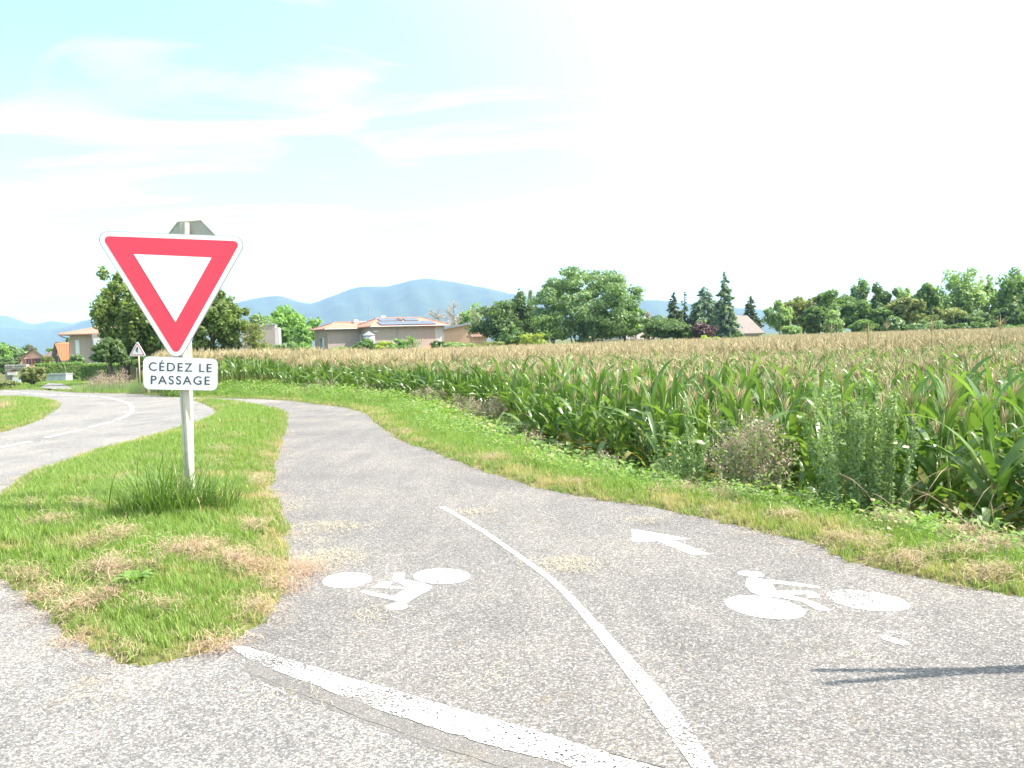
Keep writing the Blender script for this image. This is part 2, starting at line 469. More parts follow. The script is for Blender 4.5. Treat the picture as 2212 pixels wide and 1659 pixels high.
# the path lies between the island and the verge
pathpoly = RE[:-3] + G2([(536, 872), (586, 882), (617, 892), (612, 930), (595, 980), (588, 1007), (581, 1055), (597, 1102), (612, 1130), (606, 1226), (592, 1287), (547, 1349), (480, 1392)]) + [(-1.9, 2.0), (2.2, -6)]
keep = (poly_sd(AP, pathpoly)[AF] < 0.33).all(1)
bm = bmesh.new()
me = mesh('cycle_path', np.c_[AP, -B0(AP[:, 1]) + 0.002], AF[keep], M['path'])
bm.from_mesh(me)
p0 = Vector(gl[0]); p0.z = 0
bmesh.ops.bisect_plane(bm, geom=bm.verts[:] + bm.edges[:] + bm.faces[:], plane_co=p0, plane_no=-gn, clear_outer=True)
bm.to_mesh(me); bm.free()
po = link(bpy.data.objects.new('cycle_path', me))
tag(po, 'grey asphalt cycle path curving off to the left past the maize', kind='structure')

# ------------------------------------------------------------------ flat shapes painted on the asphalt
def flat(poly_px, z):
    """polygon given in pixels -> flat points on the surface"""
    o = []
    for u, v in poly_px:
        p = gb(u, v); o.append((p[0], p[1], -float(B0(p[1])) + z))
    return o
def sheet(name, polys, z, m, parent=None):
    bm = bmesh.new()
    for poly in polys:
        pts = poly if len(poly[0]) == 3 else flat(poly, z)
        bm.faces.new([bm.verts.new(p) for p in pts])
    bmesh.ops.triangulate(bm, faces=bm.faces)
    bmesh.ops.recalc_face_normals(bm, faces=bm.faces)
    for f in bm.faces:
        if f.normal.z < 0: f.normal_flip()
    me = bpy.data.meshes.new(name); bm.to_mesh(me); bm.free()
    me.materials.append(m)
    return link(bpy.data.objects.new(name, me), parent)
def strip(left, right):
    return [[left[i], left[i + 1], right[i + 1], right[i]] for i in range(len(left) - 1)]
def dense(pl, n=6):
    o = []
    for a, b in zip(pl[:-1], pl[1:]):
        for k in range(n):
            o.append((a[0] + (b[0] - a[0]) * k / n, a[1] + (b[1] - a[1]) * k / n))
    return o + [pl[-1]]
def rag(pl, amp, rr):
    return [(u + rr.uniform(-amp, amp), v + rr.uniform(-amp, amp) * 0.6) for u, v in pl]
rr = random.Random(3)
up = dense([(500, 1397), (530, 1398), (594, 1417), (727, 1457), (918, 1512), (1166, 1583), (1350, 1640), (1440, 1664), (1640, 1722)], 8)
dn = dense([(515, 1411), (535, 1422), (594, 1449), (785, 1522), (918, 1568), (1052, 1610), (1212, 1652), (1290, 1676), (1480, 1740)], 8)
seam_dn = [(u - 12, v + 20 + 26 * min(1, i / 40)) for i, (u, v) in enumerate(dn)]
so = sheet('asphalt_seam', strip(rag([(u, v - 6) for u, v in dn], 3, rr)[9:], rag(seam_dn, 5, rr)[9:]), 0.0007, M['seam'])
tag(so, 'smooth brownish asphalt seam running below the broad white line', kind='structure')
M['crack'] = mat('dark_crack', (0.19, 0.175, 0.16), 0.9, 0.3, 30)
ck = [(u - 8 + 2 * math.sin(i * 0.7), v + 16 + 18 * min(1, i / 40) + 1.2 * math.sin(i * 1.1)) for i, (u, v) in enumerate(dn)]
co_ = sheet('seam_crack', strip(ck[12:], [(u, v + 0.7 + 1.0 * abs(math.sin(i * 0.9)) * (1 if (i // 5) % 3 else 0.1)) for i, (u, v) in enumerate(ck)][12:]), 0.0025, M['crack'])
tag(co_, kind='structure')
o = sheet('give_way_line', strip(rag(up, 2.2, rr), rag(dn, 3.0, rr)), 0.0035, M['paint_line'])
tag(o, 'broad worn white give way line across the mouth of the cycle path', 'road marking')
L = [(947, 1095), (990, 1119), (1033, 1144), (1080, 1178), (1128, 1213), (1160, 1235), (1189, 1256), (1230, 1301), (1273, 1353), (1296, 1382), (1391, 1511), (1495, 1660), (1560, 1760)]
Rr = [(962, 1095), (1003, 1119), (1044, 1144), (1094, 1178), (1143, 1213), (1176, 1235), (1204, 1256), (1258, 1308), (1292, 1346), (1346, 1403), (1420, 1482), (1478, 1552), (1545, 1660), (1620, 1760)]
def resample(pl, n):
    a = np.array(pl, float); s = np.r_[0, np.cumsum(np.hypot(*np.diff(a, axis=0).T))]
    q = np.linspace(0, s[-1], n)
    xy = np.c_[np.interp(q, s, a[:, 0]), np.interp(q, s, a[:, 1])]
    for _ in range(8): xy[1:-1] = (xy[:-2] + 2 * xy[1:-1] + xy[2:]) / 4
    return list(map(tuple, xy))
o = sheet('centre_line', strip(rag(resample(L, 60), 0.7, rr), rag(resample(Rr, 60), 0.7, rr)), 0.0045, M['paint'])
tag(o, 'long solid white centre line curving along the cycle path', 'road marking')

Z4 = lambda p: (680.5 + p[0] * 0.1611, 1209.7 + p[1] * 0.1611)
Z5 = lambda p: (1339.2 + p[0] * 0.3027, 1123.2 + p[1] * 0.3027)
def ell(c, a, b, s, n=48, jit=0.0):
    return [(c[0] + a * math.cos(t) , c[1] + b * math.sin(t) + s * math.cos(t) + rr.uniform(-jit, jit)) for t in [2 * math.pi * k / n for k in range(n)]]
bk = empty('bicycle_marking', gb(853, 1270))
tag(bk, 'worn white bicycle pictogram painted upside down in the oncoming lane', 'road marking', 'bicycle pictograms on the cycle path')
def local(o, par):
    o.data.transform(Matrix.Translation(-Vector(par.location)))
    return o
def mk(name, poly, zf, m, par, z=0.004):
    return local(sheet(name, [[zf(p) for p in poly]], z, m, par), par)
mk('wheel', ell((1700, 226), 381, 103, 0), Z4, M['paint'], bk)
mk('wheel', ell((430, 280), 335, 101, -22, jit=6), Z4, M['paint_worn'], bk)
mk('rider', [(1045, 185), (1198, 185), (1200, 268), (1370, 300), (1575, 355), (1560, 390), (1400, 480), (1220, 590), (1120, 585), (1095, 555), (900, 515), (740, 480), (590, 432), (640, 420), (860, 460), (1055, 490), (1215, 400), (1180, 350), (1110, 300), (1045, 285)], Z4, M['paint'], bk)
mk('leg', [(770, 370), (905, 300), (960, 292), (1045, 300), (1005, 340), (1020, 360), (1214, 383), (1180, 392), (1000, 388), (780, 378)], Z4, M['paint'], bk)
mk('head', ell((1100, 634), 150, 50, -6, 30, 5), Z4, M['paint_worn'], bk, 0.005)
bk = empty('bicycle_marking', gb(1766, 1300))
tag(bk, 'crisp white bicycle pictogram with rider upright in the lane by the maize', 'road marking', 'bicycle pictograms on the cycle path')
mk('wheel', ell((1035, 630), 287, 76, 38), Z5, M['paint'], bk)
mk('wheel', ell((1772, 581), 300, 68, 38), Z5, M['paint_worn'], bk)
mk('head', ell((935, 390), 98, 20, 9, 30), Z5, M['paint'], bk)
mk('rider', [(905, 420), (950, 413), (1020, 428), (1100, 432), (1420, 478), (1430, 487), (1400, 490), (1100, 458), (1085, 462), (1105, 490), (1108, 508), (1250, 508), (1390, 515), (1425, 545), (1425, 558), (1345, 560), (1325, 548), (1335, 535), (1200, 538), (1290, 560), (1430, 610), (1508, 648), (1480, 654), (1400, 645), (1290, 585), (1150, 560), (1000, 545), (930, 515), (895, 470)], Z5, M['paint'], bk)
o = sheet('arrow_marking', [[Z5(p) for p in [(82, 68), (505, 138), (390, 150), (642, 248), (520, 255), (265, 155), (92, 160)]]], 0.004, M['paint'])
tag(o, 'white direction arrow painted on the cycle path beyond the upright bicycle', 'road marking')
o = sheet('old_paint_patch', [[Z5(p) for p in [(1835, 820), (1900, 826), (1990, 855), (2062, 880), (2070, 893), (2020, 903), (1960, 888), (1870, 855)]]], 0.0045, M['paint_worn'])
tag(o, 'small leftover patch of worn white paint below the rear bicycle wheel', 'road marking')
o = sheet('old_paint_smear', [[Z5(p) for p in [(1700, 785), (1900, 790), (2120, 812), (2150, 830), (2000, 822), (1830, 812), (1730, 800)]]], 0.0038, M['paint_old'])
tag(o, 'faint smear of nearly vanished white paint beside the leftover patch', 'road marking')
# dashes of the road's centre line round the bend
Zo = lambda p: (p[0] * 0.25, 540 + p[1] * 0.25)
dashes = [((30, 1214), (90, 1218)), ((108, 1222), (165, 1227)), ((187, 1231), (245, 1237)), ((266, 1240), (325, 1245)), ((345, 1245), (405, 1250)), ((427, 1252), (478, 1255)), ((530, 1255), (580, 1257)), ((602, 1257), (660, 1259)), ((690, 1260), (755, 1262)), ((785, 1263), (846, 1266)), ((872, 1269), (935, 1276)), ((945, 1279), (1005, 1290)), ((1012, 1295), (1068, 1308)), ((1075, 1312), (1118, 1331)), ((1122, 1335), (1143, 1355)), ((1144, 1360), (1142, 1390)), ((1140, 1396), (1106, 1425)), ((1105, 1430), (1000, 1470)), ((970, 1484), (788, 1530)), ((712, 1552), (402, 1621)), ((262, 1655), (0, 1706)), ((-160, 1740), (-520, 1812))]
for i, (a, b) in enumerate(dashes):
    A = Vector(gb(*Zo(a))); Bp = Vector(gb(*Zo(b)))
    d = (Bp - A); d.z = 0; d.normalize(); n_ = Vector((-d.y, d.x, 0)) * 0.052
    q = [A + n_, Bp + n_, Bp - n_, A - n_]
    q = [(p.x, p.y, -float(B0(p.y)) + 0.004) for p in q]
    o = sheet('centre_dash', [q], 0, M['paint'])
    tag(o, 'white centre line dash on the main road round the bend', 'road marking', 'centre line dashes round the bend')
# driveway on the far side of the road
dz = [Zo(p) for p in [(345, 1200), (420, 1156), (540, 1164), (590, 1185), (645, 1218), (480, 1213)]]
drive_poly = [tuple(gb(*p)[:2]) for p in dz]
o = sheet('driveway', [dz], 0.06, M['road'])
tag(o, 'short pale driveway leading off the far side of the road', kind='structure')

# ------------------------------------------------------------------ scattering (for what nobody could count)
def scatter(name, pts, rot, scl, idx, protos, dry=None, label=None):
    me = bpy.data.meshes.new(name)
    n = len(pts)
    me.vertices.add(n); me.vertices.foreach_set('co', np.asarray(pts, np.float32).ravel())
    for nm, typ, arr, key in (('rot', 'FLOAT_VECTOR', rot, 'vector'), ('scl', 'FLOAT', scl, 'value'), ('idx', 'INT', idx, 'value'), ('dry', 'FLOAT', dry if dry is not None else np.zeros(n), 'value')):
        a = me.attributes.new(nm, typ, 'POINT')
        a.data.foreach_set(key, np.asarray(arr, np.int32 if typ == 'INT' else np.float32).ravel())
    o = link(bpy.data.objects.new(name, me))
    pc = bpy.data.collections.new(name + '_kinds')
    for p in protos:
        pc.objects.link(p)
    ng = bpy.data.node_groups.new(name, 'GeometryNodeTree')
    ng.interface.new_socket('Geometry', in_out='INPUT', socket_type='NodeSocketGeometry')
    ng.interface.new_socket('Geometry', in_out='OUTPUT', socket_type='NodeSocketGeometry')
    gi = ng.nodes.new('NodeGroupInput'); go = ng.nodes.new('NodeGroupOutput')
    ip = ng.nodes.new('GeometryNodeInstanceOnPoints'); ci = ng.nodes.new('GeometryNodeCollectionInfo')
    ci.inputs[0].default_value = pc; ci.inputs[1].default_value = True; ci.inputs[2].default_value = True
    ip.inputs['Pick Instance'].default_value = True
    def na(nm, typ):
        q = ng.nodes.new('GeometryNodeInputNamedAttribute'); q.data_type = typ; q.inputs[0].default_value = nm
        return q.outputs[0]
    L_ = ng.links.new
    L_(gi.outputs[0], ip.inputs['Points']); L_(ci.outputs[0], ip.inputs['Instance'])
    L_(na('idx', 'INT'), ip.inputs['Instance Index']); L_(na('rot', 'FLOAT_VECTOR'), ip.inputs['Rotation']); L_(na('scl', 'FLOAT'), ip.inputs['Scale'])
    L_(ip.outputs[0], go.inputs[0])
    md = o.modifiers.new('scatter', 'NODES'); md.node_group = ng
    tag(o, label, kind='stuff')
    return o
def proto(name, V, F, mats, mi=None, smooth=False):
    return bpy.data.objects.new(name, mesh(name, V, F, mats, mi, smooth))
def blades(n, hmin, hmax, wmin, wmax, spread, bend, seed, seg=3, lay=0.0, radial=False):
    """n curved grass blades round the origin -> V, F (quads, last one pinched)"""
    r_ = np.random.default_rng(seed)
    V, F = [], []
    for k in range(n):
        a = r_.uniform(0, 2 * math.pi); x0, y0 = np.clip(r_.normal(0, spread, 2), -1.8 * spread, 1.8 * spread)
        if radial: a = math.atan2(y0, x0) + r_.normal(0, 0.9)
        h = r_.uniform(hmin, hmax); wd = r_.uniform(wmin, wmax) / 2
        b = r_.uniform(0.15, 1.0) * bend + lay
        d = np.array([math.cos(a), math.sin(a)]); s = np.array([-d[1], d[0]])
        p = np.array([x0, y0, -0.004]); th = 0.08 + lay * 0.7
        base = len(V)
        for i in range(seg + 1):
            ww = wd * (1 - (i / seg) ** 1.6) + 0.0002
            V.append((p[0] - s[0] * ww, p[1] - s[1] * ww, p[2])); V.append((p[0] + s[0] * ww, p[1] + s[1] * ww, p[2]))
            st = h / seg
            p = p + np.array([d[0] * math.sin(th) * st, d[1] * math.sin(th) * st, math.cos(th) * st]); th = min(th + b / seg, 1.75)
        for i in range(seg):
            q = base + 2 * i
            F.append((q, q + 1, q + 3, q + 2))
    return np.array(V), np.array(F)

M['grass'] = leaf_mat('mown_grass_blades', (0.15, 0.25, 0.05), (0.32, 0.41, 0.115), 0.35, 0.45, dryc=(0.50, 0.41, 0.24))
M['grass_lush'] = leaf_mat('lush_verge_grass', (0.13, 0.25, 0.045), (0.27, 0.39, 0.10), 0.35, 0.45, dryc=(0.5, 0.42, 0.26))
M['grass_dark'] = leaf_mat('long_grass_shade_toned', (0.09, 0.17, 0.035), (0.22, 0.31, 0.09), 0.3, 0.45)  # darker green puts the shade round the posts into the blade colour
M['straw'] = leaf_mat('dry_cut_hay', (0.38, 0.26, 0.17), (0.60, 0.45, 0.31), 0.15, 0.6, tcol=(1.2, 1.1, 0.9))
M['straw_pale'] = leaf_mat('pale_cut_straw', (0.48, 0.42, 0.28), (0.68, 0.61, 0.44), 0.15, 0.6, tcol=(1.2, 1.1, 0.9))

def in_view(P, margin=0.08, z=0.0):
    X, Y = P[:, 0], P[:, 1]
    return (Y > 1.2) & (X < Y * (0.582 + margin) + 2.4) & (X > -Y * (0.582 + margin) - 1.0)
def rand_pts(x0, x1, y0, y1, dens):
    n = int((x1 - x0) * (y1 - y0) * dens)
    return np.c_[rng.uniform(x0, x1, n), rng.uniform(y0, y1, n)]

# ------------------------------------------------------------------ mown turf of island and verges
verge_w = lambda P: line_d(P, RE)
def turf_zone(P):
    sd = grass_sd(P)
    vd = verge_w(P)
    is_isl = poly_sd(P, island) < 0.05
    is_left = poly_sd(P, lgrass) < 0.05
    is_out = poly_sd(P, outer) > -0.05
    return sd, vd, is_isl, is_left, is_out
def make_turf():
    allp, alls, alld, alli = [], [], [], []
    for (x0, x1, y0, y1, dens, sz) in ((-5, 8, 2.2, 4.6, 1500, 0.8), (-6, 8, 4.6, 7.5, 1000, 0.95), (-8, 9, 7.5, 12, 620, 0.95), (-12, 10, 12, 20, 270, 1.15), (-20, 6, 20, 34, 120, 1.1), (-40, 2, 34, 75, 26, 0.8)):
        P = rand_pts(x0, x1, y0, y1, dens)
        P = P[in_view(P)]
        sd, vd, isl, left, out_ = turf_zone(P)
        k = (sd > -0.02) & (isl | left | (out_ & ((vd < 3.0) | (P[:, 1] > 34))))
        k &= poly_sd(P, drive_poly) > 0.05
        # thinner right at the asphalt edge, taller towards the field
        k &= rng.uniform(0, 1, len(P)) < (0.65 + 0.35 * sstep(0.0, 0.22, sd))
        P, sd, vd, isl, out_ = P[k], sd[k], vd[k], isl[k], out_[k]
        patch = 0.5 + 0.42 * wav(P, 0.9, 6, 5) + 0.28 * wav(P, 3.1, 6, 11)
        d = 0.10 + 0.75 * sstep(0.50, 0.95, patch) + 0.25 * sstep(0.30, 0.0, sd)
        ov = out_ & ~isl
        d = np.where(ov, 0.6 * sstep(0.6, 0.1, vd) * (0.45 + 0.55 * sstep(0.35, 0.7, patch)) + 0.4 * sstep(0.62, 0.95, patch), d) + rng.normal(0, 0.10, len(P))
        s = sz * rng.uniform(0.7, 1.25, len(P)) * (1 + np.where(ov, 0.9 * sstep(0.5, 1.2, vd), 0)) * (0.9 + 0.2 * sstep(0, 0.4, sd)) * (1 - 0.25 * d)
        allp.append(np.c_[P, ground_h(P, sd) - 0.002]); alls.append(s); alld.append(d); alli.append(rng.integers(0, 5, len(P)))
    P = np.concatenate(allp); n = len(P)
    rot = np.c_[rng.normal(0, 0.12, n), rng.normal(0, 0.12, n), rng.uniform(0, 6.28, n)]
    protos = [proto('turf_%d' % k, *blades(12, 0.035, 0.085, 0.0028, 0.0055, 0.016, 1.5, 40 + k), M['grass']) for k in range(5)]
    scatter('mown_grass', P, rot, np.concatenate(alls), np.concatenate(alli), protos, np.clip(np.concatenate(alld), 0, 1), 'short mown grass on the island and the verges')
    return n
n_turf = make_turf()

# longer, lusher grass and low leafy weeds on the slope down to the maize
def leafy(n, h, lf, seed, spread=0.1):
    r_ = np.random.default_rng(seed)
    V, F = [], []
    for k in range(n):
        x, y = r_.normal(0, spread, 2); z = h * r_.uniform(0.05, 1) ** 0.8
        a = r_.uniform(0, 6.28); tl = r_.uniform(-0.5, 0.9); L_ = lf * r_.uniform(0.5, 1.2); W_ = L_ * r_.uniform(0.28, 0.45)
        d = np.array([math.cos(a) * math.cos(tl), math.sin(a) * math.cos(tl), math.sin(tl)]); s = np.array([-math.sin(a), math.cos(a), 0])
        p = np.array([x, y, z]); b = len(V)
        V += [p, p + d * L_ * 0.45 + s * W_, p + d * L_ + np.array([0, 0, -L_ * 0.2]), p + d * L_ * 0.45 - s * W_]
        F.append((b, b + 1, b + 2, b + 3))
    return np.array(V), np.array(F)
def make_slope():
    P = np.concatenate([rand_pts(-6, 9, 4.2, 9, 150), rand_pts(-8, 9, 9, 16, 85), rand_pts(-15, 4, 16, 31, 45)])
    P = P[in_view(P)]
    sd, vd, isl, left, out_ = turf_zone(P)
    k = out_ & ~isl & ~left & (vd > 0.5) & (vd < 3.0) & (P[:, 0] > -16)
    P, vd = P[k], vd[k]
    s = rng.uniform(0.45, 1.5, len(P)) * (0.5 + 0.6 * sstep(0.55, 1.5, vd)) * (1 + 0.25 * sstep(10, 22, P[:, 1]))
    d = np.clip(rng.normal(0.15, 0.15, len(P)) + 0.3 * sstep(0.5, 0.9, 0.5 + 0.5 * wav(P, 1.1, 5, 9)), 0, 0.8)
    protos = [proto('long_grass_%d' % k_, *blades(14, 0.14, 0.32, 0.004, 0.008, 0.04, 1.7, 70 + k_, 4), M['grass_lush']) for k_ in range(4)]
    for k_ in range(4):
        protos.append(proto('low_weed_%d' % k_, *leafy(40, 0.26, 0.05, 90 + k_), M['grass_lush']))
    n = len(P)
    idx = np.where(rng.uniform(0, 1, n) < 0.58, rng.integers(0, 4, n), rng.integers(4, 8, n))
    rot = np.c_[rng.normal(0, 0.15, n), rng.normal(0, 0.15, n), rng.uniform(0, 6.28, n)]
    scatter('long_grass', np.c_[P, ground_h(P) - 0.01], rot, s, idx, protos, d, 'long grass and low weeds on the slope below the path')
make_slope()

# ------------------------------------------------------------------ cut hay lying in clumps and blown onto the asphalt
def straws(n, seed, r0=0.07, lift=0.018):
    r_ = np.random.default_rng(seed); V, F = [], []
    for k in range(n):
        c = np.array([*r_.normal(0, r0, 2), abs(r_.normal(0, lift)) + 0.003]); a = r_.uniform(0, 6.28); L_ = r_.uniform(0.025, 0.09) / 2; el = r_.normal(0, 0.28)
        d = np.array([math.cos(a) * math.cos(el), math.sin(a) * math.cos(el), math.sin(el)]); s = np.array([-math.sin(a), math.cos(a), 0]) * r_.uniform(0.0006, 0.0015)
        b = len(V); mid = c + np.array([*r_.normal(0, 0.006, 2), r_.uniform(0, 0.012)])
        V += [c - d * L_ - s, c - d * L_ + s, mid - s, mid + s, c + d * L_ - s, c + d * L_ + s]
        F += [(b, b + 1, b + 3, b + 2), (b + 2, b + 3, b + 5, b + 4)]
    return np.array(V), np.array(F)
hay = [  # pixel centre, half width px, half height px, tufts, heap
    (170, 1112, 34, 12, 46, 1), (62, 1118, 22, 9, 24, 1), (105, 1158, 62, 12, 70, 1), (258, 1192, 26, 12, 46, 1.3), (205, 1212, 30, 9, 34, 1), (232, 1262, 66, 20, 120, 1.3), (330, 1262, 26, 10, 30, 1),
    (410, 1228, 52, 22, 120, 1.4), (505, 1232, 40, 16, 80, 1.1), (455, 1205, 50, 9, 40, 0.9), (560, 1240, 50, 20, 80, 0.8), (640, 1235, 55, 26, 90, 0.5), (600, 1275, 40, 20, 60, 0.4), (95, 1300, 45, 12, 46, 0.6), (165, 1330, 40, 16, 50, 0.6), (60, 1262, 40, 10, 36, 0.8),
    (235, 1310, 40, 14, 46, 0.9), (340, 1340, 60, 14, 36, 0.6), (548, 1160, 26, 14, 46, 1.3), (480, 990, 44, 10, 50, 0.9), (500, 960, 40, 8, 36, 0.8), (470, 1020, 36, 10, 30, 0.7), (560, 1050, 32, 16, 44, 0.6), (580, 1085, 26, 10, 30, 0.5), (200, 1060, 40, 10, 26, 0.6), (330, 1010, 40, 8, 24, 0.6), (470, 1400, 40, 12, 36, 0.4), (560, 1330, 30, 16, 36, 0.4), (150, 1390, 60, 14, 24, 0.3),
    (1065, 1003, 34, 9, 40, 1), (1480, 1066, 50, 9, 50, 1), (1560, 1082, 46, 9, 60, 1.2), (1930, 1140, 40, 14, 60, 1.3), (2070, 1165, 60, 12, 60, 1.2), (2150, 1195, 60, 14, 90, 1.3), (2080, 1215, 60, 12, 60, 0.8), (1890, 1195, 50, 10, 50, 0.7), (1960, 1225, 50, 9, 40, 0.5), (2150, 1255, 50, 12, 50, 0.7), (1420, 1075, 30, 5, 24, 0.6), (1700, 1130, 40, 9, 36, 0.9), (1250, 1055, 50, 6, 26, 0.7), (880, 940, 22, 8, 30, 0.7), (1800, 1180, 40, 8, 30, 0.5),
]
hay_pale = [(700, 1137, 110, 3.5, 70, 0.25), (690, 1150, 60, 3, 24, 0.2), (665, 1170, 60, 5, 26, 0.2), (720, 1196, 50, 12, 60, 0.3), (720, 1215, 70, 8, 50, 0.3), (1020, 1107, 44, 4, 36, 0.2), (1225, 1218, 55, 7, 60, 0.2), (1390, 1125, 30, 4, 24, 0.2), (1640, 1150, 40, 4, 20, 0.2), (790, 1330, 50, 8, 14, 0.15), (1250, 1235, 60, 6, 14, 0.15), (1500, 1115, 60, 4, 16, 0.2), (640, 1080, 26, 8, 22, 0.2), (620, 1100, 20, 8, 20, 0.2), (1300, 1400, 300, 120, 8, 0.1), (1700, 1400, 400, 150, 9, 0.1), (300, 1500, 280, 90, 14, 0.1), (620, 1510, 40, 5, 10, 0.1)]
def make_hay(name, lst, m, label, seed):
    protos = [proto(name + '_%d' % k, *(straws(30, seed + k) if name == 'cut_hay' else straws(14, seed + k, 0.13, 0.003)), m) for k in range(4)]
    lst = [(u, v, a * (1.0 if name == 'cut_hay' else 1.15), b, max(3, int(n * (0.36 if name == 'cut_hay' else 0.5))), hp) for (u, v, a, b, n, hp) in lst]
    P, s, heap = [], [], []
    for (u, v, a, b, n, hp) in lst:
        for k in range(n):
            th = rng.uniform(0, 6.28); q = math.sqrt(rng.uniform()) * min(1.15, abs(rng.normal(0.75, 0.3)))
            p = gb(u + a * q * math.cos(th), v + b * q * math.sin(th))
            P.append(p[:2]); s.append(rng.uniform(0.7, 1.2) * (0.85 if hp > 0.3 else 0.7)); heap.append(max(0, 1 - q) * 0.055 * max(0, hp - 0.35) * rng.uniform(0.3, 1))
    if name == 'cut_hay':      # strands shed all along the crumbling turf edges
        for pl, nn_ in ((island, 16), (RE[2:-4], 12)):
            for a_, b_ in zip(pl[:-1], pl[1:]):
                a_, b_ = np.array(a_), np.array(b_); L2 = np.hypot(*(b_ - a_))
                if min(a_[1], b_[1]) > 13 or L2 > 8: continue
                for q in range(int(L2 * nn_)):
                    P.append(tuple(a_ + (b_ - a_) * rng.uniform() + rng.normal(0, 0.09, 2))); s.append(rng.uniform(0.3, 0.75)); heap.append(0)
    P = np.array(P); h = np.maximum(ground_h(P), -B0(P[:, 1]) + 0.006) + np.array(heap) + np.where(grass_sd(P) > 0.05, 0.018, 0.0)
    n = len(P)
    flat_ = np.where(grass_sd(P) > 0.05, 0.2, 0.02)
    sc_ = np.array(s)
    scatter(name, np.c_[P, h], np.c_[rng.normal(0, 1, n) * flat_, rng.normal(0, 1, n) * flat_, rng.uniform(0, 6.28, n)], sc_, rng.integers(0, 4, n), protos, None, label)
make_hay('cut_hay', hay, M['straw'], 'brown cut hay lying in clumps on the mown grass', 200)
make_hay('loose_straw', hay_pale, M['straw_pale'], 'pale loose straw blown across the asphalt', 300)

# ------------------------------------------------------------------ give way sign
M['galv'] = mat('cream_painted_post', (0.55, 0.52, 0.45), 0.5, 0.10, 12, 0.05, 90, dirt=(0.42, 0.39, 0.31))
M['sign_white'] = mat('white_reflective_sheet', (0.82, 0.82, 0.83), 0.35, 0.03, 8, spec=0.5)
M['sign_red'] = mat('red_reflective_sheet', (0.76, 0.04, 0.085), 0.35, 0.06, 5, spec=0.5)
M['sign_grey'] = mat('grey_sign_back', (0.40, 0.39, 0.34), 0.55, 0.10, 7)
M['sign_ink'] = mat('dark_blue_black_lettering', (0.055, 0.06, 0.09), 0.5, 0.25, 25)
M['alu'] = mat('dull_aluminium_edge', (0.34, 0.34, 0.34), 0.45, 0.08, 10, metal=0.3)

YS = 6.55
YAW = R(14)
spt = np.array(at(383, 640, YS)); sn = np.array([math.sin(YAW), -math.cos(YAW), 0.0])      # sign plane, facing slightly towards the sun
def on_sign(u, v, off=0.0):
    d = ray(u, v); t = ((spt - EYE) @ sn) / (d @ sn)
    return EYE + d * t + sn * off
def round_poly(c, rad, n=8):
    """round the corners of a flat polygon of 3D points"""
    o = []
    m_ = len(c); c = [Vector(p) for p in c]
    for i in range(m_):
        p, a, b = c[i], (c[i - 1] - c[i]).normalized(), (c[(i + 1) % m_] - c[i]).normalized()
        ang = a.angle(b); L_ = rad / math.tan(ang / 2)
        cen = p + (a + b).normalized() * (rad / math.sin(ang / 2))
        s0, s1 = p + a * L_ - cen, p + b * L_ - cen
        for k in range(n + 1):
            t = k / n
            o.append(cen + s0.normalized().slerp(s1.normalized(), t) * rad)
    return o
def plate(name, poly, off, thick, m, parent, root):
    base = Vector(root.location); nrm = Vector(sn)
    b = MB().prism([Vector(p) - base + nrm * (off - thick) for p in poly], nrm * thick)
    return fix_normals(b.build(name, m, parent))
def inset(c, d):
    c = [Vector(p) for p in c]; m_ = len(c); o = []
    for i in range(m_):
        a, b = (c[i - 1] - c[i]).normalized(), (c[(i + 1) % m_] - c[i]).normalized()
        o.append(c[i] + (a + b).normalized() * (d / math.sin(a.angle(b) / 2)))
    return o
off = np.array([-sn[0], -sn[1], 0]) * 0.055
pb = on_sign(412, 1128) + off; base = Vector((pb[0], pb[1], 0.0))
gw = empty('give_way_sign', base)
tag(gw, 'large red bordered triangle give way sign with text plate on leaning cream post', 'road sign')
# corners extended past the rounding
tri = [on_sign(*p) for p in [(197.5, 497.5), (539, 511.0), (381.5, 791.5)]]
b1 = plate('plate', round_poly(tri, 0.066), 0.0, 0.022, M['alu'], gw, gw)
b2 = plate('white_border', round_poly(inset(tri, 0.006), 0.062), 0.003, 0.002, M['sign_white'], gw, gw)
b3 = plate('red_triangle', round_poly(inset(tri, 0.0375), 0.031), 0.005, 0.0015, M['sign_red'], gw, gw)
tin = [on_sign(*p) for p in [(289, 549), (457.5, 556.5), (379, 696)]]
b4 = plate('white_triangle', round_poly(tin, 0.004), 0.007, 0.0015, M['sign_white'], gw, gw)
rc = [on_sign(*p) for p in [(308.2, 769.0), (470.5, 774.8), (470.2, 844.4), (309.5, 841.2)]]
c1 = plate('text_plate', round_poly(rc, 0.045), 0.0, 0.022, M['alu'], gw, gw)
c2 = plate('white_face', round_poly(inset(rc, 0.003), 0.043), 0.003, 0.002, M['sign_white'], c1, gw)
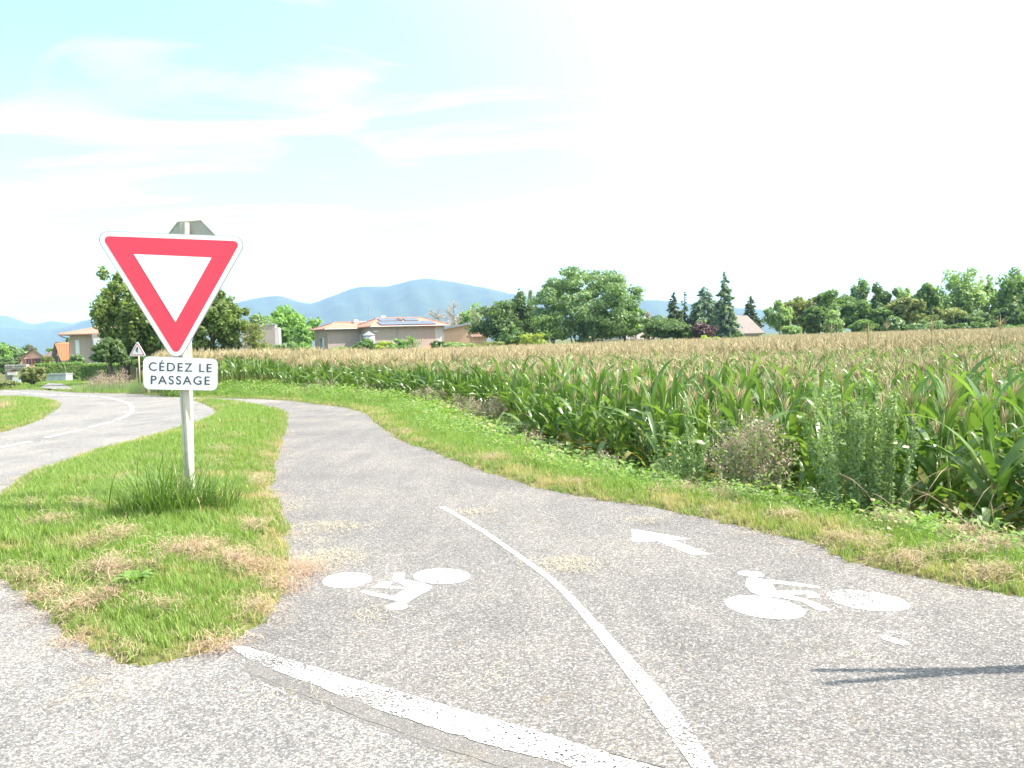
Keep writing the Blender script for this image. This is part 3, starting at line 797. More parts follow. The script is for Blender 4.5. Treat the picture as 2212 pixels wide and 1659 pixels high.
def lettering(text, x0, y0, x1, y1, hpx, parent, root):
    """line of text whose baseline runs between two pixels on the sign plane"""
    cu = bpy.data.curves.new('lettering', 'FONT'); cu.body = text; cu.space_character = 1.22; cu.offset = 0.012; cu.resolution_u = 6
    tmp = bpy.data.objects.new('tmp', cu); C.objects.link(tmp)
    bpy.context.view_layer.update()
    me = bpy.data.meshes.new_from_object(tmp.evaluated_get(bpy.context.evaluated_depsgraph_get()))
    C.objects.unlink(tmp); bpy.data.objects.remove(tmp)
    n = len(me.vertices); V = np.zeros(n * 3); me.vertices.foreach_get('co', V); V = V.reshape(-1, 3)
    xa, xb = V[:, 0].min(), V[:, 0].max()
    A, Bq = on_sign(x0, y0, 0.0052), on_sign(x1, y1, 0.0052)
    upv = on_sign(x0, y0 - hpx, 0.0052) - A
    cap = 0.729 * 1.0
    W_ = A + (V[:, :1] - xa) / (xb - xa) * (Bq - A) + V[:, 1:2] / cap * upv
    W_ = W_ - np.array(root.location)
    # one object per letter: faces grouped by where they lie along the line
    fc = [tuple(p.vertices) for p in me.polygons]
    par = list(range(n))
    def find(a):
        while par[a] != a: par[a] = par[par[a]]; a = par[a]
        return a
    for f in fc:
        for q in f[1:]: par[find(q)] = find(f[0])
    isl = {}
    for i_, f in enumerate(fc): isl.setdefault(find(f[0]), []).append(i_)
    spans = sorted([[min(V[v, 0] for q in fs for v in fc[q]), max(V[v, 0] for q in fs for v in fc[q]), fs] for fs in isl.values()], key=lambda z: z[0])
    merged = []
    for s_ in spans:
        if merged and s_[0] < merged[-1][1] - 0.02: merged[-1][1] = max(merged[-1][1], s_[1]); merged[-1][2] = merged[-1][2] + s_[2]
        else: merged.append(s_)
    for _, _, fs in merged:
        ids = sorted({v for q in fs for v in fc[q]}); mp_ = {v: k for k, v in enumerate(ids)}
        obj('letter', W_[ids], [tuple(mp_[v] for v in fc[q]) for q in fs], M['sign_ink'], parent)
lettering('CÉDEZ LE', 321.5, 800.5, 457.5, 804.0, 19.3, c1, gw)
lettering('PASSAGE', 326, 829.5, 453.5, 831.2, 19.3, c1, gw)
# leaning post: rounded box section with a groove on the face
def post_sec(w, d, r_=0.012, groove=0.006):
    q = []
    for sx, sy, a0 in ((1, -1, -90), (1, 1, 0), (-1, 1, 90), (-1, -1, 180)):
        for k in range(4):
            a = R(a0 + 30 * k); q.append((sx * (w / 2 - r_) + r_ * math.cos(a), sy * (d / 2 - r_) + r_ * math.sin(a)))
    # grooves on the camera face (-y)
    q = q[:-0] if False else q
    q += [(-0.006, -d / 2), (-0.004, -d / 2 + groove), (0.002, -d / 2 + groove), (0.004, -d / 2)]
    return q
def post(name, p0, p1, w, d, rz, m, parent, root):
    sec = post_sec(w, d); c_, s_ = math.cos(rz), math.sin(rz); base = Vector(root.location)
    n = len(sec); V = []
    for P_ in (p0, p1):
        for x, y in sec: V.append(Vector(P_) - base + Vector((x * c_ - y * s_, x * s_ + y * c_, 0)))
    F = [tuple(range(n))[::-1], tuple(range(n, 2 * n))] + [(i, (i + 1) % n, n + (i + 1) % n, n + i) for i in range(n)]
    return fix_normals(obj(name, V, F, m, parent))
post('post', pb + (np.array(on_sign(412, 1128)) - np.array(on_sign(395, 848))) * 0.3, on_sign(378, 512) + off, 0.062, 0.05, R(-30), M['galv'], gw, gw)
for (u, v) in ((381, 560), (381, 720), (393, 806)):
    p = on_sign(u, v) - np.array(gw.location)
    b_ = MB().box(-0.05, 0.05, 0.022, 0.058, -0.016, 0.016)
    q = b_.build('clamp', M['alu'], gw); q.location = p; q.rotation_euler = (0, 0, YAW)

# second post just behind it, carrying an octagonal sign that faces the other road
YB = 7.15
pb2 = at(409, 1075, YB)
ob = empty('octagonal_sign', (pb2[0], pb2[1], 0.02))
tag(ob, 'grey back of an octagonal sign peeking over the give way triangle on its post', 'road sign')
o8c = np.array(at(408, 549, YB)); W8 = 0.27
ty = R(-16)
oct_ = []
for k in range(8):
    a = R(22.5 + 45 * k) ; x, z = W8 / math.cos(R(22.5)) * math.cos(a), W8 / math.cos(R(22.5)) * math.sin(a)
    a2 = R(-0.5); x, z = x * math.cos(a2) - z * math.sin(a2), x * math.sin(a2) + z * math.cos(a2)
    oct_.append(Vector((x * math.cos(ty), x * math.sin(ty) + 0.05, z)) + Vector(o8c) - Vector(ob.location))
fix_normals(MB().prism(oct_, Vector((-math.sin(ty), math.cos(ty), 0)) * 0.012).build('plate', M['sign_grey'], ob))
rim = MB()
cen = sum(oct_, Vector()) / 8
fix_normals(rim.tube([cen + (p - cen) * 1.0 for p in oct_] + [oct_[0]], 0.009, 6).build('rim', M['galv'], ob))
face = [cen + (p - cen) * 0.97 + Vector((-math.sin(ty), math.cos(ty), 0)) * 0.0135 for p in oct_]
fix_normals(MB().prism(face, Vector((-math.sin(ty), math.cos(ty), 0)) * 0.002).build('red_face', M['sign_red'], ob))
post('post', np.array([ob.location.x, ob.location.y, -0.25]), at(398.7, 481.5, YB), 0.062, 0.055, R(-25), M['galv'], ob, ob)

# rank tuft of unmown grass round the posts
def tuft(name, loc, n, r0, hmin, hmax, seed, label, m, bend=2.3):
    e = empty(name, loc); tag(e, label, 'grass')
    V, F = blades(n, hmin, hmax, 0.006, 0.013, r0, bend, seed, 8, 0.05, True)
    obj('blades', V, F, m, e)['kind'] = 'stuff'
    V, F = blades(n // 14, hmin * 0.5, hmax * 0.8, 0.004, 0.009, r0 * 0.8, bend, seed + 1, 5)
    obj('dead_blades', V, F, M['straw'], e)['kind'] = 'stuff'
    return e
g1 = gb(352, 1128)
tuft('grass_tuft', (g1[0], g1[1], 0.06), 520, 0.15, 0.16, 0.62, 11, 'thick shade-darkened tuft of unmown grass left of the give way post', M['grass_dark'])
g2 = gb(442, 1120)
tuft('grass_tuft', (g2[0], g2[1], 0.06), 260, 0.13, 0.12, 0.42, 12, 'looser tuft of long grass right of the give way post', M['grass_dark'])
# broad leaved weed in the turf
e = empty('dandelion_plant', (*gb(292, 1288)[:2], 0.07)); tag(e, 'low rosette of broad bright green leaves near the tip of the island', 'weed')
for k in range(9):
    a = k * 2.4; L_ = 0.11 + 0.03 * math.sin(k * 3)
    V = []
    for i in range(5):
        t = i / 4; r_ = L_ * t; z = 0.05 * math.sin(t * 2.2) ; w_ = 0.022 * math.sin(math.pi * (0.12 + 0.85 * t))
        V += [(r_ * math.cos(a) - w_ * math.sin(a), r_ * math.sin(a) + w_ * math.cos(a), z), (r_ * math.cos(a) + w_ * math.sin(a), r_ * math.sin(a) - w_ * math.cos(a), z)]
    obj('leaf', V, [(2 * i, 2 * i + 1, 2 * i + 3, 2 * i + 2) for i in range(4)], M['grass_lush'], e)

# ------------------------------------------------------------------ maize field
M['corn'] = leaf_mat('maize_leaf', (0.085, 0.165, 0.045), (0.20, 0.30, 0.085), 0.34, 0.33, spec=0.55, tcol=(1.5, 1.6, 0.6))
M['corn_old'] = leaf_mat('yellowing_maize_leaf', (0.25, 0.26, 0.06), (0.42, 0.33, 0.14), 0.4, 0.5, tcol=(1.3, 1.2, 0.7))
M['stalk'] = leaf_mat('maize_stalk', (0.16, 0.24, 0.06), (0.28, 0.30, 0.10), 0, 0.5)
M['tassel'] = leaf_mat('dry_maize_tassel', (0.46, 0.365, 0.20), (0.72, 0.60, 0.37), 0.2, 0.7, tcol=(1.2, 1.1, 0.9))
M['ear'] = leaf_mat('maize_ear_husk', (0.22, 0.3, 0.08), (0.38, 0.38, 0.15), 0.15, 0.5)

def corn_leaf(L_, W_, th0, th1, twist, seed, seg=7, flat_=False):
    r_ = np.random.default_rng(seed)
    V, F = [], []
    p = np.array([0.0, 0.0, 0.0]); st = L_ / seg
    kink = r_.uniform(0.35, 0.75) if r_.uniform() < 0.45 else 2.0
    for i in range(seg + 1):
        t = i / seg
        th = th0 + (th1 - th0) * t ** 1.7 + (0.9 if t > kink else 0)
        th = min(th, 2.9)
        d = np.array([math.sin(th), 0, math.cos(th)]); nrm = np.array([-math.cos(th), 0, math.sin(th)])
        tw = twist * t
        s = np.array([0, math.cos(tw), 0]) + nrm * math.sin(tw)
        n2 = nrm * math.cos(tw) - np.array([0, 1, 0]) * math.sin(tw)
        wd = W_ / 2 * min(1, 0.45 + 1.6 * t) * (1 - max(0, (t - 0.35) / 0.65) ** 1.8) + 0.0006
        lift = 0.28 * wd + 0.006 * math.sin(9 * t + seed)
        V += [p - s * wd + n2 * lift, p, p + s * wd + n2 * (0.28 * wd + 0.006 * math.sin(8 * t + seed * 2.1))]
        p = p + d * st
    for i in range(seg):
        q = 3 * i
        F += [(q, q + 1, q + 4, q + 3), (q + 1, q + 2, q + 5, q + 4)]
    return np.array(V), np.array(F)
def corn_tassel(seed, n=12):
    r_ = np.random.default_rng(seed); b = MB()
    def spike(a, el, L_, z0, wd):
        d = Vector((math.cos(a) * math.cos(el), math.sin(a) * math.cos(el), math.sin(el)))
        p0 = Vector((0, 0, z0)); p1 = p0 + d * L_ * 0.5; p2 = p0 + d * L_ + Vector((0, 0, -L_ * 0.18 * math.cos(el)))
        b.tube([p0, p1, p2], [wd * 0.7, wd, wd * 0.45], 3, False)
    spike(0, 1.52, 0.30, 0.0, 0.0075)
    for k in range(n):
        spike(r_.uniform(0, 6.28), r_.uniform(0.75, 1.3), r_.uniform(0.15, 0.27), r_.uniform(-0.02, 0.08), r_.uniform(0.005, 0.0075))
    return np.array(b.V), b.F
leafkinds = []
for k in range(10):   # 0-3 lower drooping, 4-6 middle, 7-9 upright top
    if k < 4: a = corn_leaf(0.62 + 0.06 * k, 0.066, 0.75, 2.3 + 0.15 * k, [0.5, -0.7, 0.9, -0.3][k], k)
    elif k < 7: a = corn_leaf(0.62 + 0.04 * (k - 4), 0.072, 0.5, 1.75 + 0.15 * (k - 4), [0.9, -0.8, 0.4][k - 4], k)
    else: a = corn_leaf(0.46 + 0.07 * (k - 7), 0.064, 0.16, 0.55 + 0.35 * (k - 7), [0.5, -0.5, 0.9][k - 7], k)
    leafkinds.append(a)
leaf_mesh = [mesh('leaf', V, F, M['corn'], smooth=True) for V, F in leafkinds]
leaf_old = [mesh('leaf', V, F, M['corn_old'], smooth=True) for V, F in leafkinds[:4]]
tas = [corn_tassel(60 + k) for k in range(4)]
tas_mesh = [mesh('tassel', V, F, M['tassel']) for V, F in tas]
SH = 1.24
def stalk_vf(seed):
    r_ = random.Random(seed)
    b = MB(); b.tube([(0, 0, -0.05), (r_.uniform(-.02, .02), r_.uniform(-.02, .02), SH * 0.5), (r_.uniform(-.03, .03), r_.uniform(-.03, .03), SH)], [0.014, 0.011, 0.006], 6)
    return b.V, b.F
stalks = [stalk_vf(k) for k in range(3)]
stalk_mesh = [mesh('stalk', V, F, M['stalk'], smooth=True) for V, F in stalks]
eb = MB(); eb.tube([(0, 0, 0), (0.02, 0, 0.06), (0.045, 0, 0.14), (0.06, 0, 0.2)], [0.012, 0.026, 0.022, 0.006], 7)
ear_mesh = mesh('ear', eb.V, eb.F, M['ear'], smooth=True)
def leaf_plan(seed):
    """list of (kind, height, azimuth, scale, old)"""
    r_ = random.Random(seed); o = []; az = r_.uniform(0, 6.28); n = 11
    for k in range(n):
        t = k / (n - 1); h = 0.2 + (SH - 0.5) * t
        kind = r_.randrange(0, 4) if t < 0.38 else (r_.randrange(4, 7) if t < 0.72 else r_.randrange(7, 10))
        o.append((kind, h, az + k * math.pi + r_.gauss(0, 0.45), r_.uniform(0.85, 1.2) * (1 - 0.15 * max(0, t - 0.8) / 0.2), t < 0.3 and r_.random() < 0.45))
    return o

# plan of the field: front edge runs parallel to the path
fe = np.array(RE[1:]); 
def field_front():
    o = []
    A = fe
    for i in range(len(A)):
        t = A[min(i + 1, len(A) - 1)] - A[max(i - 1, 0)]; t = t / np.hypot(*t)
        o.append(A[i] + np.array([t[1], -t[0]]) * 3.25)
    return np.array(o)
rows_len = None
def in_field(P):
    sdist = line_d(P, RE); out_ = poly_sd(P, outer) > 0
    k = out_ & (sdist > np.interp(P[:, 1], [7, 15], [1.8, 2.25])) & (P[:, 1] > 0.5) & (P[:, 1] < 93)
    left = np.interp(P[:, 1], [0, 26, 34, 46, 60, 93], [-9, -10.5, -14, -17.5, -19, -24])
    return k & (P[:, 0] > left)
def corn_points():
    # rows about 0.7 m apart, running roughly along the near edge of the field
    th = R(118); d = np.array([math.cos(th), math.sin(th)]); nrm = np.array([d[1], -d[0]])
    P = []
    for r_ in np.arange(-60, 110, 0.56):
        s = np.arange(-60, 130, 0.15) + rng.uniform(0, 0.15)
        P.append(r_ * nrm + s[:, None] * d + rng.normal(0, 0.045, (len(s), 2)))
    P = np.concatenate(P)
    P = P[in_view(P, 0.06)]
    P = P[in_field(P)]
    d_ = np.hypot(P[:, 0], P[:, 1])
    keep = rng.uniform(0, 1, len(P)) < np.where(d_ < 26, 1, np.where(d_ < 50, 0.65, 0.5))
    return P[keep]
CP = corn_points()
cdist = np.hypot(CP[:, 0], CP[:, 1]); cdepth = line_d(CP, RE)
score = cdist * 0.55 + (cdepth - 2.0) * 1.5
order = np.argsort(score)
near, rest = CP[order[:290]], CP[order[290:]]
nh = base_h(near)
for i, ((x, y), z) in enumerate(zip(near, nh)):
    e = empty('maize_plant', (x, y, z), rng.uniform(0, 6.28)); s = rng.uniform(0.8, 1.1); e.scale = (s, s, s)
    e.rotation_euler.x, e.rotation_euler.y = rng.normal(0, 0.085, 2)
    tag(e, 'green maize plant with brown tassel in the front rows along the verge', 'maize plant', 'maize plants in the front rows')
    link(bpy.data.objects.new('stalk', stalk_mesh[i % 3]), e)
    for (kd, h, az, ls, old) in leaf_plan(i % 40 + 1):
        q = link(bpy.data.objects.new('leaf', leaf_old[kd] if (old and kd < 4) else leaf_mesh[kd]), e)
        q.location = (0, 0, h + (0.1 if kd >= 7 else 0)); q.rotation_euler = (0, 0, az); q.scale = (ls, ls, ls)
    q = link(bpy.data.objects.new('tassel', tas_mesh[i % 4]), e); q.location = (0, 0, SH - 0.02); q.scale = (0.62, 0.62, 0.7); q.rotation_euler = (rng.normal(0, .1), rng.normal(0, .1), rng.uniform(0, 6))
    if i % 2 == 0:
        q = link(bpy.data.objects.new('ear', ear_mesh), e); q.location = (0, 0, 0.72); q.rotation_euler = (0, 0.3, rng.uniform(0, 6.28))
# the rest of the field, past counting
def corn_proto(seed, far):
    V, F, mi = [], [], []
    def put(v, f, m_, loc=(0, 0, 0), az=0.0, s=1.0):
        v = np.asarray(v, float); c_, s_ = math.cos(az), math.sin(az)
        v = np.c_[v[:, 0] * c_ - v[:, 1] * s_, v[:, 0] * s_ + v[:, 1] * c_, v[:, 2]] * s + np.array(loc)
        n = len(V); V.extend(v.tolist())
        for q in (f.tolist() if isinstance(f, np.ndarray) else f):
            F.append(tuple(int(a) + n for a in q)); mi.append(m_)
    put(*stalks[seed % 3], 1)
    for (kd, h, az, ls, old) in leaf_plan(100 + seed):
        if far and (h < 0.5 or (h > SH - 0.5 and seed % 2)): continue
        put(*leafkinds[kd], 3 if (old or (far and kd < 4)) else 0, (0, 0, h), az, ls)
    put(*tas[seed % 4], 2, (0, 0, SH - 0.02), seed * 1.3, 0.72 if not far else 1.25)
    return proto('maize_%d' % seed, V, F, [M['corn'], M['stalk'], M['tassel'], M['corn_old']], mi, True)
cprot = [corn_proto(k, k >= 4) for k in range(8)]
rd = np.hypot(rest[:, 0], rest[:, 1]); n = len(rest)
idx = np.where(rd < 24, rng.integers(0, 4, n), rng.integers(4, 8, n))
hv = 1 + 0.035 * wav(rest, 0.25, 4, 2)
scatter('maize_field', np.c_[rest, base_h(rest)], np.c_[rng.normal(0, 0.05, n), rng.normal(0, 0.05, n), rng.uniform(0, 6.28, n)], rng.uniform(0.9, 1.08, n) * hv, idx, cprot, None, 'field of ripening maize with brown tassels beyond the front rows')
print('corn', len(near), n, 'turf', n_turf)
# a few stalks taller than the rest
for k, (u, v, Y) in enumerate([(1875, 700, 19), (2012, 715, 16.5), (2160, 700, 17), (1795, 712, 22), (1915, 694, 24)]):
    p = at(u, v, Y); zb = float(base_h(np.array([[p[0], p[1]]]))[0])
    e = empty('tall_maize_stalk', (p[0], p[1], zb)); hgt = 1.75 + 0.03 * k
    tag(e, ['dry tassel spike rising above the field left of the tall pair', 'bare dry tassel spike beside the tall pair', 'tallest dry tassel spike near the picture edge', 'short lone tassel spike above the field before the grey roofed house', 'thin tassel spike before the olive tree'][k], 'maize plant', 'tassels standing above the field')
    b = MB(); b.tube([(0, 0, 0), (0.01, 0, hgt * 0.6), (0.0, 0, hgt)], [0.012, 0.009, 0.005], 6); b.build('stalk', M['stalk'], e)
    q = link(bpy.data.objects.new('tassel', tas_mesh[k % 4]), e); q.location = (0, 0, hgt - 0.03)

# ------------------------------------------------------------------ weeds along the edge of the field
M['weed_dry'] = leaf_mat('dry_seed_heads', (0.33, 0.25, 0.19), (0.55, 0.44, 0.35), 0.2, 0.8, tcol=(1.1, 1.0, 0.9))
M['weed_green'] = leaf_mat('grey_green_weed', (0.18, 0.25, 0.11), (0.34, 0.42, 0.21), 0.3, 0.6)
M['weed_stem'] = mat('weed_stem', (0.24, 0.21, 0.12), 0.8, 0.25, 20)
def weed(name, u, v, off, hgt, wid, n, label, m, lf=0.022, seed=0, stems=9, m2=None, frac=0.0, plume=False):
    """bushy weed: many thin stems with small leaves or seed heads; base stands on the slope below pixel (u, v)"""
    r_ = np.random.default_rng(seed + 500)
    # walk down the picture column until the ground point lies the wanted distance outside the path edge
    vv = np.arange(845, 1300, 2.0); rays = np.array([ray(u, v_) for v_ in vv]); z = np.zeros(len(vv))
    for _ in range(4):
        Q = EYE + rays * ((z - CAM_H) / rays[:, 2])[:, None]; z = base_h(Q[:, :2])
    Q[:, 2] = z
    vd_ = line_d(Q[:, :2], RE); ok = (poly_sd(Q[:, :2], outer) > 0) & (Q[:, 1] < 40)
    want = np.interp(Q[:, 1], [7, 15], [1.4, 1.8]) + off
    hgt *= 1.3; wid *= 1.15; lf *= 1.25; n = int(n * 1.25)
    p = Q[np.argmin(np.where(ok, np.abs(vd_ - want), 1e9))]
    e = empty(name, (p[0], p[1], p[2])); tag(e, label, 'weed')
    b = MB(); tips = []
    for k in range(stems):
        a = r_.uniform(0, 6.28); rr_ = wid * 0.5 * math.sqrt(r_.uniform(0.02, 1)); hh = hgt * r_.uniform(0.55, 1.0) * (1 - 0.25 * (rr_ / (wid * 0.5)) ** 2)
        p0 = Vector((rr_ * 0.35 * math.cos(a), rr_ * 0.35 * math.sin(a), 0)); p2 = Vector((rr_ * math.cos(a), rr_ * math.sin(a), hh)); p1 = p0.lerp(p2, 0.5) + Vector((0, 0, hh * 0.06))
        b.tube([p0, p1, p2], [0.005, 0.0035, 0.0015], 4, False); tips.append((p0, p1, p2))
        if not plume:
            for q in range(3):
                s = r_.uniform(0.35, 0.85); bp = p0.lerp(p2, s); a2 = r_.uniform(0, 6.28); L_ = wid * r_.uniform(0.12, 0.28)
                tp = bp + Vector((math.cos(a2) * L_ * 0.7, math.sin(a2) * L_ * 0.7, L_ * 0.8)); b.tube([bp, tp], [0.0025, 0.001], 3, False); tips.append((bp, bp.lerp(tp, 0.5), tp))
    b.build('stem', M['weed_stem'] if m is M['weed_dry'] else M['weed_green'], e)['kind'] = 'stuff'
    def cloud(nn, mm, nm, lo, hi, size):
        V = []
        T = [tips[i] for i in r_.integers(0, len(tips), nn)]
        for (p0, p1, p2) in T:
            s = r_.uniform(lo, hi); c = np.array((p0.lerp(p1, s * 2) if s < 0.5 else p1.lerp(p2, s * 2 - 1))) + r_.normal(0, wid * (0.035 if not plume else 0.022), 3)
            a = r_.normal(0, 1, 3); a /= np.linalg.norm(a); q = np.cross(a, r_.normal(0, 1, 3)); q /= np.linalg.norm(q) + 1e-9
            L_ = size * r_.uniform(0.5, 1.4); wv = L_ * r_.uniform(0.3, 0.5)
            V += [c - a * L_, c + q * wv, c + a * L_, c - q * wv]
        F = np.arange(len(V)).reshape(-1, 4)
        obj(nm, V, F, mm, e)['kind'] = 'stuff'
    n1 = int(n * (1 - frac))
    cloud(n1, m, 'seed_heads' if m is M['weed_dry'] else 'foliage', 0.35 if m is M['weed_dry'] else 0.12, 1.0, lf)
    if frac: cloud(n - n1, m2, 'foliage', 0.05, 0.6, lf * 1.5)
    return e
D, Gn = M['weed_dry'], M['weed_green']
weed('dry_weed', 1040, 948, 0, 0.78, 0.95, 3600, 'pinkish brown dry weed bush at the edge of the maize beyond the path bend', D, 0.014, 1, 22, Gn, 0.25)
weed('dry_weed', 985, 925, 0, 0.55, 0.8, 2000, 'lower dry weed clump just left of the pinkish weed bush', D, 0.014, 2, 16, Gn, 0.35)
weed('dry_weed', 925, 905, 0, 0.62, 0.7, 1600, 'dry brown weed before the dark maize at the bend', D, 0.016, 3, 14, Gn, 0.3)
weed('dry_weed', 1625, 1030, 0, 0.95, 0.75, 3800, 'tall grey brown seeding weed standing against the near maize', D, 0.012, 4, 24, Gn, 0.3)
weed('dry_weed', 1300, 1000, 0, 0.42, 0.55, 1600, 'small brown dry weed low in front of the maize', D, 0.012, 5, 14, Gn, 0.3)
weed('dry_weed', 1140, 950, 0, 0.48, 0.5, 1200, 'reddish dead dock weed at the foot of the maize', D, 0.014, 6, 10)
weed('dry_weed', 800, 885, 0, 0.55, 1.2, 1800, 'dry weeds in a low clump near the far bend of the path', D, 0.018, 7, 16, Gn, 0.3)
weed('dry_weed', 690, 868, 0, 0.6, 1.3, 1600, 'brown seed heads beside the far stretch of the path', D, 0.02, 8, 16, Gn, 0.35)
weed('dry_weed', 1190, 965, 0, 0.4, 0.5, 1000, 'thin brown weed right of the reddish dock', D, 0.012, 17, 10, Gn, 0.4)
weed('feathery_weed', 1830, 1105, -0.1, 1.22, 0.6, 5200, 'tall feathery green weed in front of the nearest maize', Gn, 0.016, 9, 26, plume=True)
weed('feathery_weed', 1915, 1110, -0.1, 1.05, 0.45, 3800, 'second feathery green weed leaning to the right beside the tallest one', Gn, 0.016, 10, 18, plume=True)
weed('feathery_weed', 1480, 1010, -0.1, 0.9, 0.5, 2400, 'slender feathery green weed in the gap between dry weed and maize', Gn, 0.016, 11, 16, plume=True)
weed('green_weed', 1090, 985, 0, 0.5, 0.7, 1800, 'low green leafy weed in front of the pinkish dry bush', Gn, 0.024, 12, 14)
weed('green_weed', 1380, 1020, 0, 0.42, 0.8, 1800, 'spreading green weed at the foot of the broad leaved maize', Gn, 0.024, 13, 14)
weed('green_weed', 1720, 1085, 0, 0.4, 0.7, 1800, 'low green weed left of the tall feathery weed', Gn, 0.022, 14, 14)
weed('green_weed', 2140, 1165, 0, 0.34, 0.5, 1400, 'small leafy weed at the foot of the maize by the picture edge', Gn, 0.024, 15, 12)
weed('green_weed', 1990, 1130, 0, 0.34, 0.7, 1600, 'dark low weed in the shade of the nearest maize', Gn, 0.02, 16, 14)
# arching dry grass stalks on the verge
def arching(u, v, n, hgt, label, seed, lean=-1):
    r_ = np.random.default_rng(seed + 900); p = gz(u, v, -0.1); z = float(ground_h(np.array([[p[0], p[1]]]))[0])
    e = empty('seed_grass', (p[0], p[1], z)); tag(e, label, 'grass')
    for k in range(n):
        x, y = r_.normal(0, 0.08, 2); h = hgt * r_.uniform(0.6, 1); sx = r_.normal(lean * 0.35, 0.3); sy = r_.normal(0, 0.25)
        b = MB(); pts = [(x + sx * h * t * t, y + sy * h * t * t, h * (t - 0.22 * t ** 3)) for t in (0, .3, .6, .85, 1)]
        b.tube(pts, [0.0011, 0.001, 0.0009, 0.0028, 0.0007], 4, False)
        b.build('stalk', M['straw'], e)
arching(1590, 1040, 9, 0.55, 'arching pale grass stalks below the tall grey brown weed', 1)
arching(1715, 1075, 7, 0.45, 'bent dry grass stalks over the verge left of the feathery weed', 2)
arching(1930, 1190, 7, 0.5, 'thin seeding grass standing on the near verge', 3, 0.3)
arching(2115, 1205, 8, 0.6, 'upright dry grass stalks on the verge by the picture edge', 4, 0.2)

# ------------------------------------------------------------------ forked stand-in added out of frame, shaped by the shadow it must cast
tip1, tip2, foot = gz(1757, 1449), gz(1782, 1478), gz(2400, 1456)
k_ = math.tan(SUN_EL)
sh = Vector((sun_dir.x, sun_dir.y, 0)).normalized()
fx = foot[0] + 0.55
e = empty('shadow_stand_in', (fx, foot[1], 0)); tag(e, 'slim forked stand-in added out of frame beside the path to cast its shadow', 'stake')
M['wood'] = mat('weathered_wood', (0.25, 0.2, 0.15), 0.8, 0.3, 15)
def lift_to(tip):      # point above the stand-in's line that casts its shadow on this tip
    h = (fx - 0.1 - tip[0]) / sh.x * k_
    return Vector((fx - 0.1, tip[1] + sh.y / sh.x * (fx - 0.1 - tip[0]), h))
T1, T2 = lift_to(tip1), lift_to(tip2)
base_p = Vector((fx, (T1.y + T2.y) / 2 - 0.02, 0)); fork = base_p.lerp((T1 + T2) / 2, 0.62)
b = MB(); b.tube([base_p - Vector(e.location), fork - Vector(e.location)], [0.042, 0.036], 8); b.build('shaft', M['wood'], e)
for T in (T1, T2):
    b = MB(); b.tube([fork - Vector(e.location), T - Vector(e.location)], [0.03, 0.016], 7); b.build('prong', M['wood'], e)

# ------------------------------------------------------------------ hills on the horizon
M['hill'] = mat('wooded_hillside', (0.045, 0.075, 0.04), 0.95, 0.35, 0.01)
def hills(name, prof, Y, label, seed):
    r_ = np.random.default_rng(seed)
    a = np.array(prof, float); us = np.arange(a[0, 0], a[-1, 0] + 1, 6.0)
    vs_ = np.interp(us, a[:, 0], a[:, 1]); k = np.ones(5) / 5; vs_ = np.convolve(np.pad(vs_, 2, 'edge'), k, 'valid')
    V = []; nr = 14
    for u, v in zip(us, vs_):
        top = at(u, v, Y); top[2] += r_.normal(0, Y * 0.00022)
        for i in range(nr):
            t = i / (nr - 1)           # 0 near foot, ridge at the middle, down behind
            s = 1 - abs(t - 0.62) / 0.62 if t < 0.62 else 1 - (t - 0.62) / 0.38
            h = -12 + (top[2] + 12) * (s ** 0.8) * (1 + (0.10 * math.sin(u * 0.035 + 5 * t) + 0.05 * math.sin(u * 0.11 + 9 * t)) * (1 - s) * s * 3)
            yy = Y + (t - 0.62) * Y * 0.45
            V.append((top[0] * (1 + (yy - Y) / Y), yy, h))
    n = len(us); ii = np.arange(n * nr).reshape(n, nr)
    F = np.stack([ii[:-1, :-1], ii[1:, :-1], ii[1:, 1:], ii[:-1, 1:]], -1).reshape(-1, 4)
    o = obj(name, V, F, M['hill'], smooth=True)
    return tag(o, label, kind='structure')
hills('hills', [(-900, 700), (-400, 716), (0, 707), (60, 712), (110, 714), (160, 702), (195, 690), (240, 684), (300, 672), (380, 664), (450, 668), (500, 656), (538, 647), (568, 641), (596, 638), (611, 639), (636, 649), (653, 654), (671, 656), (691, 650), (711, 641), (736, 632), (761, 622), (786, 618), (811, 619), (841, 618), (856, 614), (886, 606), (906, 601), (921, 601), (948, 604), (986, 609), (1011, 615), (1047, 621), (1092, 632), (1112, 636), (1200, 645), (1300, 655), (1370, 653), (1405, 647), (1435, 650), (1479, 654), (1560, 664), (1644, 668), (1750, 690), (1900, 706), (2212, 702), (3200, 680)], 4200, 'wooded blue hills with a long rounded summit', 1)
hills('far_hills', [(-900, 640), (-300, 668), (-100, 676), (0, 681), (20, 682), (38, 690), (60, 699), (82, 699), (112, 692), (130, 695), (150, 700), (175, 693), (195, 689), (260, 690), (330, 715), (400, 740)], 6400, 'paler second ridge of hills behind the first', 2)
p = at(921, 597, 4200); q = at(921, 602, 4200)
e = empty('summit_mast', (q[0], q[1], q[2] - 4)); tag(e, 'tiny mast on the summit of the blue hills', 'mast')
M['far_grey'] = mat('grey_metal_mast', (0.4, 0.4, 0.42), 0.6)
MB().tube([(0, 0, 0), (0, 0, p[2] - q[2] + 4)], [2.2, 1.2], 5).build('mast', M['far_grey'], e)

